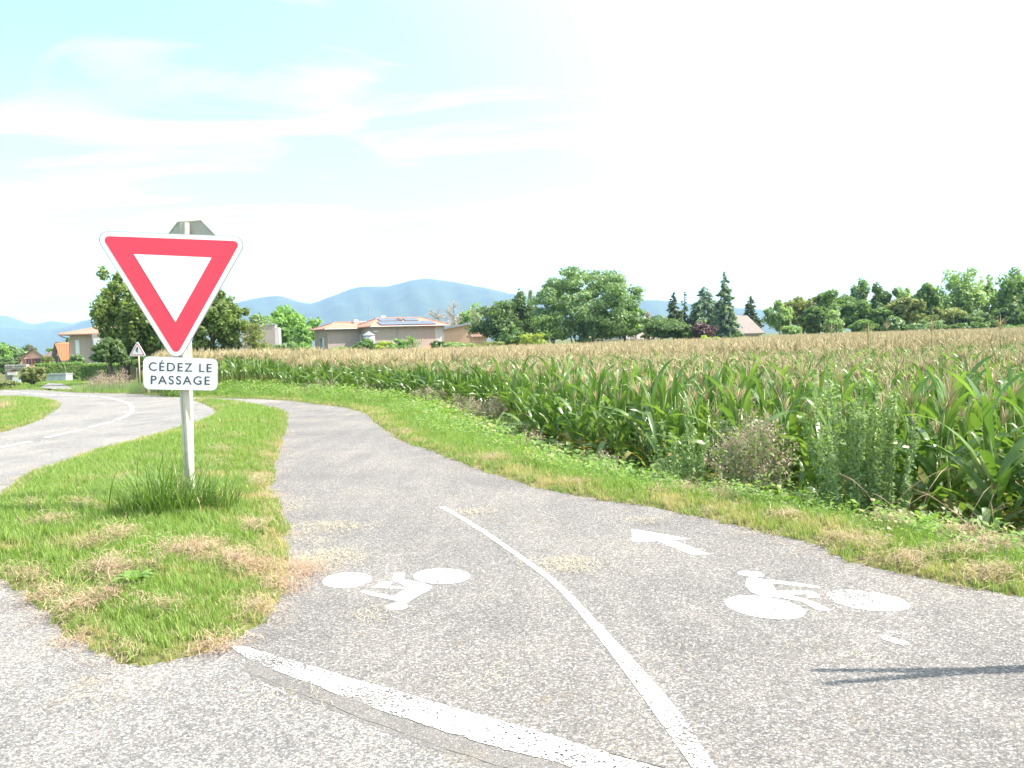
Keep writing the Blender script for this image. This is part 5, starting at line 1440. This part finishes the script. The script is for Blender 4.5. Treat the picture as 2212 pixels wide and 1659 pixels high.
# round stair tower between the wings
pT = gpt(797, Yh - 1.0)
eT = empty('stair_tower', (pT[0], pT[1], zb)); tag(eT, 'grey round stair tower between the two house wings', 'building')
MB().tube([(0, 0, 0), (0, 0, zE2 - 0.9)], 0.75, 20).build('wall', M['tower'], eT, True)
MB().tube([(0, 0, zE2 - 0.9), (0, 0, zE2 - 0.4)], [0.82, 0.05], 20).build('roof', M['tower'], eT)

# ---- beige flat wall building left of it
e = house_root(545, 104, R(12), 'plain beige flat roofed building behind the walnut', 'flat_building', zb)
h_ = at(570, 703, 104)[2] - zb; W_ = 56 / FPX * 104
MB().box(-1.2, W_ * 0.86, 0, 6, 0, h_).build('wall', M['render_pink'], e)
MB().box(W_ * 0.862, W_, 0.4, 6, 0, h_ - 0.25).build('side_wall', M['render_grey'], e)
MB().box(-1.3, W_ * 0.88, -0.08, 6.1, h_, h_ + 0.12).build('coping', M['gutter'], e)
# ---- peach building with mono-pitch sheet roof
e = house_root(955, 122, R(10), 'peach walled building with sloping grey sheet roof', 'workshop_building', zb)
hl = at(955, 712, 122)[2] - zb; hr = at(1020, 700, 122)[2] - zb; W_ = 66 / FPX * 122
b = MB(); b.prism([(0, 0, 0), (W_, 0, 0), (W_, 0, hr), (0, 0, hl)], (0, 7, 0)); fix_normals(b.build('wall', M['render_peach'], e))
b = MB(); b.prism([(-0.9, -0.5, hl + 0.02 - .2), (W_ + 0.1, -0.5, hr + .02), (W_ + 0.1, -0.5, hr + .3), (-0.9, -0.5, hl + .1)], (0, 8, 0)); fix_normals(b.build('roof', M['zinc'], e))
# ---- low terracotta roof
e = house_root(1022, 116, R(10), 'low terracotta roofed shed right of the peach building', 'garden_shed', zb)
z1 = at(1035, 728, 116)[2] - zb; z2 = at(1035, 715, 116)[2] - zb; W_ = 30 / FPX * 116
MB().box(0, W_, 0, 3.4, 0, z1).build('wall', M['render_peach'], e)
hip_roof(e, W_, 3.4, z1 + .08, z2, 0.3, M['tile_brown'], inset_=0.9)
# ---- cream house behind the willow
e = house_root(1293, 116, R(14), 'cream walled house half hidden behind the big willow', 'house', zb)
z1 = at(1330, 703, 116)[2] - zb; W_ = 72 / FPX * 116
MB().box(0, W_, 0, 6, 0, z1).build('wall', M['render_cream'], e)
hip_roof(e, W_, 6, z1 + .08, z1 + 0.5, 0.4, M['tile_grey'], inset_=2.4)
for k in range(2): window(e, 'front', 0.9 + 1.9 * k, z1 - 1.8, 0.9, 1.1, shutter='both')
# ---- grey gable left of the dark garden group
e = house_root(1378, 122, R(25), 'small grey roofed house left of the dark bushes', 'house', zb)
z1 = at(1390, 733, 122)[2] - zb; z2 = at(1395, 707, 122)[2] - zb; W_ = 40 / FPX * 122
MB().box(0, W_, 0, 5, 0, z1).build('wall', M['render_white'], e)
hip_roof(e, W_, 5, z1 + .05, z2, 0.5, M['tile_grey'], inset_=2.2)
# ---- house with the big brown roof
e = house_root(1556, 106, R(12), 'house with big weathered brown gable roof behind the cedar', 'house', zb)
Yb = 106
z1 = at(1600, 722, Yb)[2] - zb; z2 = at(1600, 683.5, Yb + 3)[2] - zb; W_ = 92 / FPX * Yb; Db = 6.6
MB().box(0, W_, 0, Db, 0, z1).build('wall', M['render_white'], e)
b = MB(); b.prism([(0.02, 0.1, z1 + .01), (0.02, Db - .1, z1 + .01), (0.02, Db / 2, z2 - 0.2)], (W_ - 0.04, 0, 0)); fix_normals(b.build('gable', M['render_white'], e))
rf = MB()
for s in (-1, 1):
    y_e = -0.5 if s < 0 else Db + 0.5
    P4 = [(-0.5, y_e, z1 - .05), (W_ + 0.5, y_e, z1 - .05), (W_ + 0.1, Db / 2, z2), (-0.1, Db / 2, z2)]
    rf.prism(P4 if s < 0 else P4[::-1], (0, 0, 0.14))
rfo = fix_normals(rf.build('roof', M['tile_grey'], e))
sv = (Vector((0, Db / 2, z2)) - Vector((0, -0.5, z1 - .05))); svn = sv.normalized(); n3 = Vector((0, -svn.z, svn.y))
o0 = Vector((W_ * 0.48, -0.5, z1 - .05)) + svn * sv.length * 0.32
fix_normals(MB().prism([o0 + n3 * .12, o0 + Vector((0.8, 0, 0)) + n3 * .12, o0 + Vector((0.8, 0, 0)) + svn * 1.0 + n3 * .12, o0 + svn * 1.0 + n3 * .12], n3 * 0.08).build('skylight', M['solar'], rfo))
window(e, 'front', W_ * 0.55, z1 - 1.5, 1.0, 1.1, shutter='both')

# ---- left: tall pinkish house behind the walnut
Z3 = lambda x, y: (x * 0.1367, 675 + y * 0.1367)
Yq = 96.0
e = house_root(Z3(1105, 0)[0], Yq, R(8), 'pinkish grey house with brown hipped roof behind hedge and walnut', 'house', -1.6)
zq = -1.6
zE3 = at(*Z3(1200, 352), Yq)[2] - zq; zR3 = at(*Z3(1480, 215), Yq + 3)[2] - zq
w1 = (1480 - 1105) * 0.1367 / FPX * Yq
MB().box(0, w1, 0, 7, 0, zE3).build('wall', M['render_pink'], e)
MB().box(w1 + 0.003, w1 + 1.1, -1.0, 6, 0, zE3 - 0.003).build('bay_wall', M['render_pink'], e)
MB().box(w1 + 1.103, w1 + 7.0, -0.6, 6, 0, zE3 - 0.006).build('wing_wall', M['render_pink'], e)
hip_roof(e, w1 + 7, 7, zE3 + .08, zR3, 0.85, M['tile_brown'], inset_=3.6)
kx = lambda x: (x - 1105) * 0.1367 / FPX * Yq
zz = lambda y: at(*Z3(1250, y), Yq)[2] - zq
window(e, 'front', kx(1195), zz(655), kx(1240) - kx(1195), zz(445) - zz(655), shutter='closed')
for o_ in [c for c in e.children if c.name.startswith('window')]: pass
wb = window(e, 'front', w1 + 0.22, zz(630), 0.5, zz(430) - zz(630), shutter='closed'); wb.location.y = -1.0
wb = window(e, 'front', w1 + 0.22, zz(810), 0.5, zz(690) - zz(810), shutter='closed'); wb.location.y = -1.0
wb = window(e, 'front', w1 + 3.0, zz(660), 1.0, 1.2, shutter='both'); wb.location.y = -0.6
b = MB(); b.tube([(-0.8, -0.85, zE3), (-0.5, -0.4, zE3 - 0.25), (-0.06, -0.06, zE3 - 0.4), (-0.06, -0.06, 0)], 0.06, 6); b.build('downpipe', M['gutter'], e)

def gable_house(u0, u1, Y, rz, v_eave, v_ridge, D_, wallm, roofm, label, gable_front=True, z=-1.6, name='house'):
    """simple house; gable_front: gable end faces the viewer"""
    e = house_root(u0, Y, rz, label, name, z); W_ = (u1 - u0) / FPX * Y
    zE_ = at(u0, v_eave, Y)[2] - z; zR_ = at((u0 + u1) / 2, v_ridge, Y)[2] - z
    b = MB()
    if gable_front: b.prism([(0, 0, 0), (W_, 0, 0), (W_, 0, zE_), (W_ / 2, 0, zR_ - .15), (0, 0, zE_)], (0, D_, 0))
    else: b.prism([(0, 0, 0), (0, D_, 0), (0, D_, zE_), (0, D_ / 2, zR_ - .15), (0, 0, zE_)], (W_, 0, 0))
    fix_normals(b.build('wall', wallm, e))
    rf = MB(); oh = 0.45
    if gable_front:
        k = (zR_ - zE_) / (W_ / 2)
        for s in (-1, 1):
            xe = -oh if s < 0 else W_ + oh
            P4 = [(xe, -oh, zE_ - oh * k), (xe, D_ + oh, zE_ - oh * k), (W_ / 2, D_ + oh, zR_), (W_ / 2, -oh, zR_)]
            rf.prism(P4, (0, 0, 0.16))
    else:
        k = (zR_ - zE_) / (D_ / 2)
        for s in (-1, 1):
            ye = -oh if s < 0 else D_ + oh
            rf.prism([(-oh, ye, zE_ - oh * k), (W_ + oh, ye, zE_ - oh * k), (W_ + oh, D_ / 2, zR_), (-oh, D_ / 2, zR_)], (0, 0, 0.16))
    fix_normals(rf.build('roof', roofm, e))
    return e, W_, zE_, zR_
# rose house with dark roof, gable towards us
e, W_, zE_, zR_ = gable_house(Z3(310, 0)[0], Z3(655, 0)[0], 130, R(28), Z3(0, 745)[1], Z3(0, 572)[1], 11, M['render_rose'], M['tile_dark'], 'rose gabled house with dark roof and two brown shuttered windows')
for xx in (0.22, 0.60): window(e, 'front', W_ * xx, zE_ - 0.75, 0.62, 0.8, shutter='both', sm=M['brown_shut'], fr=M['brown_shut'])
MB().box(W_ * 0.35, W_ * 0.35 + 0.5, 4, 4.5, zR_ - 0.6, zR_ + 0.5).build('chimney', M['tile_dark'], e)
# brown roofed cottage with a chimney
e, W_, zE_, zR_ = gable_house(Z3(645, 0)[0], Z3(830, 0)[0], 150, R(0), Z3(0, 715)[1], Z3(0, 640)[1], 7, M['frame_dark'], M['tile_dark'], 'dark cottage with chimney between the rose and the white house', False)
MB().box(W_ * 0.4, W_ * 0.4 + 0.9, 3, 3.8, zR_ - 0.6, zR_ + 0.9).build('chimney', M['brown_shut'], e)
# white house with steep orange roof
Yw = 112
e = house_root(Z3(845, 0)[0], Yw, R(0), 'white house with steep orange tiled roof left of the pinkish one', 'house', -1.6)
zq = -1.6; pz_ = lambda x, y: (at(*Z3(x, y), Yw)[0] - e.location.x, at(*Z3(x, y), Yw)[2] - zq)
g0, g1_, g2_ = pz_(835, 770), pz_(890, 492), pz_(970, 760)
x3, _ = pz_(1110, 492)
b = MB(); b.prism([(g0[0], 0, 0), (g2_[0], 0, 0), (g2_[0], 0, g2_[1]), (g1_[0], 0, g1_[1] - .2), (g0[0], 0, g0[1])], (5.5, 4.5, 0)); fix_normals(b.build('wall', M['render_white'], e))
b = MB(); b.prism([(g2_[0] + .1, -.35, g2_[1]), (g1_[0], -.35, g1_[1]), (g1_[0] + 6.2, 3.2, g1_[1]), (g2_[0] + 6.2, 3.2, g2_[1])], (-0.1, 0.1, 0.12)); ro_ = fix_normals(b.build('roof', M['tile_orange'], e))
b = MB(); b.prism([(g0[0] - .1, -.35, g0[1]), (g1_[0], -.35, g1_[1] + .05), (g1_[0] + 5.5, 4.2, g1_[1] + .05), (g0[0] + 5.4, 4.2, g0[1])], (-0.02, 0.0, 0.14)); fix_normals(b.build('roof', M['tile_dark'], e))
for xx in (880, 930):
    q = pz_(xx, 760); MB().box(q[0], q[0] + .32, -.06, .02, q[1] - 0.3, q[1] + 0.6).build('window', M['glass'], e)
b = MB(); q = pz_(1030, 640); b.prism([(q[0] - .25, 0.2, q[1] - 1), (q[0] + .5, 0.2, q[1] - 1), (q[0] - .25, 0.2, q[1] + .6)], (1.2, 1.2, 0)); fix_normals(b.build('dormer', M['tile_brown'], ro_))

# ---- clipped hedge
def hedge(u0, u1, Y0, Y1, vt, label, seed, n=9000, d_=1.2):
    r_ = np.random.default_rng(seed); A = gpt(u0, Y0); B_ = gpt(u1, Y1); e = empty('clipped_hedge', A); tag(e, label, 'hedge')
    L_ = np.hypot(*(B_ - A)[:2]); dr = (B_ - A)[:2] / L_; nr_ = np.array([-dr[1], dr[0]]); H0 = at(u0, vt, Y0)[2] - A[2]
    s = r_.uniform(0, L_, n); face_ = r_.uniform(0, 1, n)
    y_ = np.where(face_ < 0.6, r_.normal(0, .05, n), r_.uniform(0, d_, n)); z_ = np.where(face_ < 0.6, r_.uniform(0.02, 1, n) * H0, H0 + r_.normal(0, .035, n))
    P_ = np.c_[s[:, None] * dr + y_[:, None] * nr_, z_]
    nrm = np.where((face_ < 0.6)[:, None], np.r_[-nr_, 0.3][None], np.array([0, 0, 1.0])[None]) + r_.normal(0, 0.5, (n, 3)); nrm /= np.linalg.norm(nrm, axis=1, keepdims=True)
    V, F = leaf_quads(P_, nrm, 0.09, r_); obj('foliage', V, F, LM['hedge'], e)['kind'] = 'stuff'
    c_ = [np.r_[q, 0] for q in (nr_ * 0.06, dr * L_ + nr_ * 0.06, dr * L_ + nr_ * d_, nr_ * d_)]
    MB().prism(c_, (0, 0, H0 - 0.04)).build('core', M['hedge_core'], e)
    return e
M['hedge_core'] = mat('hedge_twigs', (0.03, 0.035, 0.015), 0.95, 0.3, 3)
hedge(78, 176, 70, 72, 788, 'long clipped green hedge behind the grey cabinet', 1)
hedge(172, 252, 66, 60, 788, 'near end of the clipped hedge below the walnut, sunlit and rough', 2, 7000)
# ---- grey utility cabinet
pc = gb(*Z3(720, 1100)); e = empty('utility_cabinet', (pc[0], pc[1], pc[2])); tag(e, 'grey metal utility cabinet standing before the hedge', 'cabinet')
Yc = pc[1]; px2 = lambda x: (x - 715) * 0.1367 / FPX * Yc
hc = (1100 - 985) * 0.1367 / FPX * Yc
M['cab'] = mat('grey_green_cabinet_paint', (0.42, 0.47, 0.48), 0.6, 0.12, 2)
MB().box(0, px2(1045), 0, 1.0, 0, hc * 0.9).build('body', M['cab'], e)
MB().box(-0.08, px2(1050), -0.10, 1.1, hc * 0.905, hc * 1.12).build('lid', M['zinc'], e)
for k in range(3): MB().box(0.05 + k * px2(1045) / 3, (k + 1) * px2(1045) / 3 - 0.03, -0.03, -0.003, 0.05, hc * 0.87).build('door', M['cab'], e)
# ---- stone arch at the left edge
pa = gb(*Z3(85, 1085)); Ya = pa[1] + 2; e = empty('stone_arch', (at(*Z3(80, 1085), Ya)[0], Ya, at(*Z3(80, 1085), Ya)[2])); tag(e, 'rough stone archway at the far left beyond the road', 'arch')
M['stone'] = mat('pale_rubble_stone', (0.42, 0.38, 0.32), 0.9, 0.3, 5, 0.5, 8); M['stone2'] = mat('grey_rubble_stone', (0.30, 0.28, 0.25), 0.9, 0.3, 6, 0.5, 8)
k1 = 0.1367 / FPX * Ya; Wa, Ha = (420 - 80) * k1, (1085 - 825) * k1
MB().box(0.02, 80 * k1, 0.05, 0.6, 0, Ha - 0.02).build('pillar', M['stone2'], e)
MB().box(Wa - 80 * k1, Wa, 0.05, 0.6, 0, Ha - 0.02).build('pillar', M['stone2'], e)
b = MB(); xc, ri = Wa / 2, Wa / 2 - 80 * k1; zc = Ha - 60 * k1 - ri
zc = max(zc, 0.3)
poly = [(80 * k1, 0.05, Ha - .02), (80 * k1, 0.05, zc)] + [(xc - ri * math.cos(math.pi * t / 14), 0.05, zc + ri * math.sin(math.pi * t / 14) * 0.8) for t in range(15)] + [(Wa - 80 * k1, 0.05, Ha - .02)]
fix_normals(MB().prism(poly, (0, 0.55, 0)).build('spandrel', M['stone2'], e))
r_ = random.Random(5); stone_me = []
for k in range(5):
    bm = bmesh.new(); bmesh.ops.create_icosphere(bm, subdivisions=1, radius=0.5)
    for v in bm.verts: v.co = Vector((max(-.42, min(.42, v.co.x * r_.uniform(.9, 1.2))), v.co.y * 0.5, max(-.4, min(.4, v.co.z * r_.uniform(.9, 1.2)))))
    me_ = bpy.data.meshes.new('stone'); bm.to_mesh(me_); bm.free(); me_.materials.append(M['stone'] if k % 2 else M['stone2']); stone_me.append(me_)
z = 0.1
while z < Ha:
    for (xa, xb) in ((0, 80 * k1), (Wa - 80 * k1, Wa)) if z < zc + ri * 0.75 else ((0, Wa),):
        x = xa + 0.12
        while x < xb - 0.02:
            s = r_.uniform(0.2, 0.34); q = link(bpy.data.objects.new('stone', r_.choice(stone_me)), e)
            q.location = (x, 0.05, z); q.scale = (s, 0.25, 0.2); q.rotation_euler = (0, r_.uniform(-.2, .2), 0); x += s * 0.9
    z += 0.19
pn = MB().box((150 - 80) * k1, (300 - 80) * k1, -0.3, -0.24, (1085 - 990) * k1, (1085 - 940) * k1).build('panel', M['sign_white'], e); pn['label'] = 'small white panel with red edge hung in the arch'
MB().box((150 - 80) * k1, (300 - 80) * k1, -0.31, -0.302, (1085 - 948) * k1, (1085 - 940) * k1).build('red_edge', M['sign_red'], pn)
# ---- small white board on a stake
pw = gb(*Z3(270, 1150)); e = empty('white_board', pw); tag(e, 'small blank white board on a short stake at the far roadside', 'sign'); k2 = 0.1367 / FPX * pw[1]
MB().box(-64 * k2, 64 * k2, -0.03, 0, 42 * k2, 125 * k2).build('board', M['sign_white'], e)
MB().box(55 * k2, 62 * k2, 0.0, 0.05, -0.1, 120 * k2).build('stake', M['wood'], e)
MB().box(-60 * k2, -53 * k2, 0.0, 0.05, -0.1, 120 * k2).build('stake', M['wood'], e)
# ---- far warning sign
pf = gb(302, 845.5); Yf = pf[1]; e = empty('warning_sign', pf); tag(e, 'distant red bordered warning triangle with walker on a slim yellowish post', 'road sign')
M['post_y'] = mat('yellowish_post', (0.62, 0.53, 0.33), 0.6, 0.08, 5)
L0 = Vector(e.location)
MB().tube([Vector((0, 0.05, -0.1)), Vector(at(297.5, 742, Yf)) - L0 + Vector((0, .05, 0))], 0.032, 8).build('post', M['post_y'], e, True)
tri2 = [Vector(at(*p, Yf)) - L0 for p in [(297, 736.5), (316.2, 769.5), (279.6, 769.3)]]
def pl2(poly, y0, y1, nm, m): return fix_normals(MB().prism([p + Vector((0, y0, 0)) for p in poly], (0, y1 - y0, 0)).build(nm, m, e))
pl2(round_poly(tri2, 0.045), -0.03, 0.0, 'plate', M['sign_white'])
pl2(round_poly(inset(tri2, 0.035), 0.03), -0.034, -0.031, 'red_border', M['sign_red'])
pl2(round_poly(inset(tri2, 0.068), 0.012), -0.038, -0.035, 'white_triangle', M['sign_white'])
q8 = lambda x, y: Vector(at(x * 0.25, 540 + y * 0.25, Yf)) - L0
pl2([q8(*p) for p in [(1188, 835), (1194, 838), (1196, 856), (1193, 872), (1197, 884), (1190, 886), (1186, 872), (1182, 884), (1177, 880), (1184, 862), (1180, 862), (1176, 872), (1173, 870), (1180, 850)]], -0.041, -0.039, 'walker_symbol', M['sign_ink'])
p9 = gb(321, 850); e = empty('marker_stake', p9); tag(e, 'tiny pale stake at the roadside right of the warning sign', 'stake'); MB().box(-.03, .03, -.03, .03, -.1, .3).build('stake', M['post_y'], e)
# ---- bush right of the arch, trees behind the houses, roadside weeds
def bush_at(u, v, hpx, wpx, label, kind, seed, n=3500, leaf=0.085, name='bush', cat='bush', extra=0):
    p = gb(u, v); return tree(u, p[1] + extra, v - hpx, wpx, label, kind, seed, v + 2, leaf, n, 34, 0.34, name=name, cat=cat, flat_b=0.0)
bush_at(68, 833, 44, 46, 'rounded bush with yellow green leaves between arch and cabinet', 'olive', 61, 4500)
bush_at(8, 838, 15, 44, 'low grey shrub at the foot of the arch', 'olive', 62, 1500)
bush_at(4, 812, 36, 26, 'green tree mass at the far left behind the arch', 'mid', 63, 3500, 0.12, extra=8, name='tree', cat='tree')
tree(-8, 120, 742, 44, 'light green treetop at the left border behind the houses', 'robinia', 64, 800, 0.2, 3500, 36)
tree(28, 140, 745, 60, 'grey green treetop behind the rose house', 'willow', 65, 800, 0.22, 3000, 36)
tree(62, 165, 742, 40, 'dark conical tree behind the rose house roof', 'dark', 66, 790, 0.22, 2600, 30)
tree(140, 135, 730, 30, 'green treetop above the orange roof', 'mid', 67, 790, 0.2, 2000, 26)
tree(113, 160, 752, 26, 'small tree above the dark cottage', 'mid', 68, 790, 0.2, 1500, 22)
tree(99, 100, 768, 22, 'olive bush between rose house and white house', 'olive', 69, 800, 0.14, 2000, 26, name='bush', cat='bush')
tree(14, 96, 776, 40, 'dark shrubs above the stone arch', 'dark', 70, 800, 0.14, 3500, 36, name='bush', cat='bush')
tree(160, 84, 764, 30, 'round grey green bush before the pinkish house', 'willow', 71, 800, 0.13, 2500, 30, name='bush', cat='bush')
def wild(u, v, hgt, wid, n, label, mats_, seed, name='roadside_weeds'):
    p = gb(u, v); e = empty(name, (p[0], p[1], p[2])); tag(e, label, 'weeds')
    for k, (m_, fr, hs) in enumerate(mats_):
        V, F = blades(int(n * fr), hgt * 0.4 * hs, hgt * hs, 0.012, 0.03, 1.0, 0.8, seed + k, 4)
        V[:, 0] *= wid / 4; V[:, 1] *= 0.35
        r_ = np.random.default_rng(seed + k)
        obj('stems', V, F, m_, e)['kind'] = 'stuff'
    if mats_[0][0] is M['weed_dry']:
        xw = r_.normal(0, wid / 4.5, 700); P_ = np.c_[xw, r_.normal(0, 0.3, 700), hgt * r_.uniform(0.35, 1.0, 700) * (0.55 + 0.45 * np.exp(-(xw / (wid / 4)) ** 2)) * (1 + 0.2 * np.sin(xw * 9))]
        nr = r_.normal(0, 1, P_.shape); nr /= np.linalg.norm(nr, axis=1, keepdims=True)
        V, F = leaf_quads(P_, nr, 0.028, r_); obj('seed_heads', V, F, M['weed_dry'], e)['kind'] = 'stuff'
WD, WG = M['weed_dry'], M['weed_green']
wild(218, 842, 0.85, 1.3, 700, 'wild brownish weeds left of the warning sign', [(WD, 0.6, 1), (WG, 0.6, 0.7)], 720)
wild(258, 844, 0.9, 1.4, 800, 'tall brown seeding weeds beside the warning sign post', [(WD, 0.6, 1), (WG, 0.5, 0.6)], 730)
wild(235, 846, 0.45, 2.6, 900, 'green low weeds along the far roadside', [(WG, 1, 1)], 740)
wild(185, 843, 0.4, 1.6, 600, 'pale grassy weeds right of the driveway', [(WG, 0.6, 1), (M['straw_pale'], 0.3, 1)], 750)
wild(290, 846, 0.6, 1.3, 600, 'green weeds behind the warning sign post', [(WG, 1, 1)], 760)
wild(345, 848, 0.55, 2.2, 900, 'green and brown weeds behind the text plate', [(WG, 0.8, 1), (WD, 0.3, 1)], 770)
wild(2, 884, 0.42, 0.5, 260, 'dry brown grass clump at the left border on the inner verge', [(M['straw'], 1, 1)], 780, 'dry_grass_clump')

# ------------------------------------------------------------------ the air between here and the hills
m, t, b = base_mat('haze_air')
t.nodes.remove(b)
pv = N(t, 'ShaderNodeVolumePrincipled'); pv.inputs['Color'].default_value = (0.42, 0.62, 1.0, 1); pv.inputs['Density'].default_value = 0.00015; pv.inputs['Anisotropy'].default_value = 0.0
t.links.new(pv.outputs[0], t.nodes['Material Output'].inputs['Volume'])
hz = MB().box(-12000, 12000, -700, 9500, -16, 560).build('haze', m)
tag(hz, 'blue summer haze', kind='stuff')
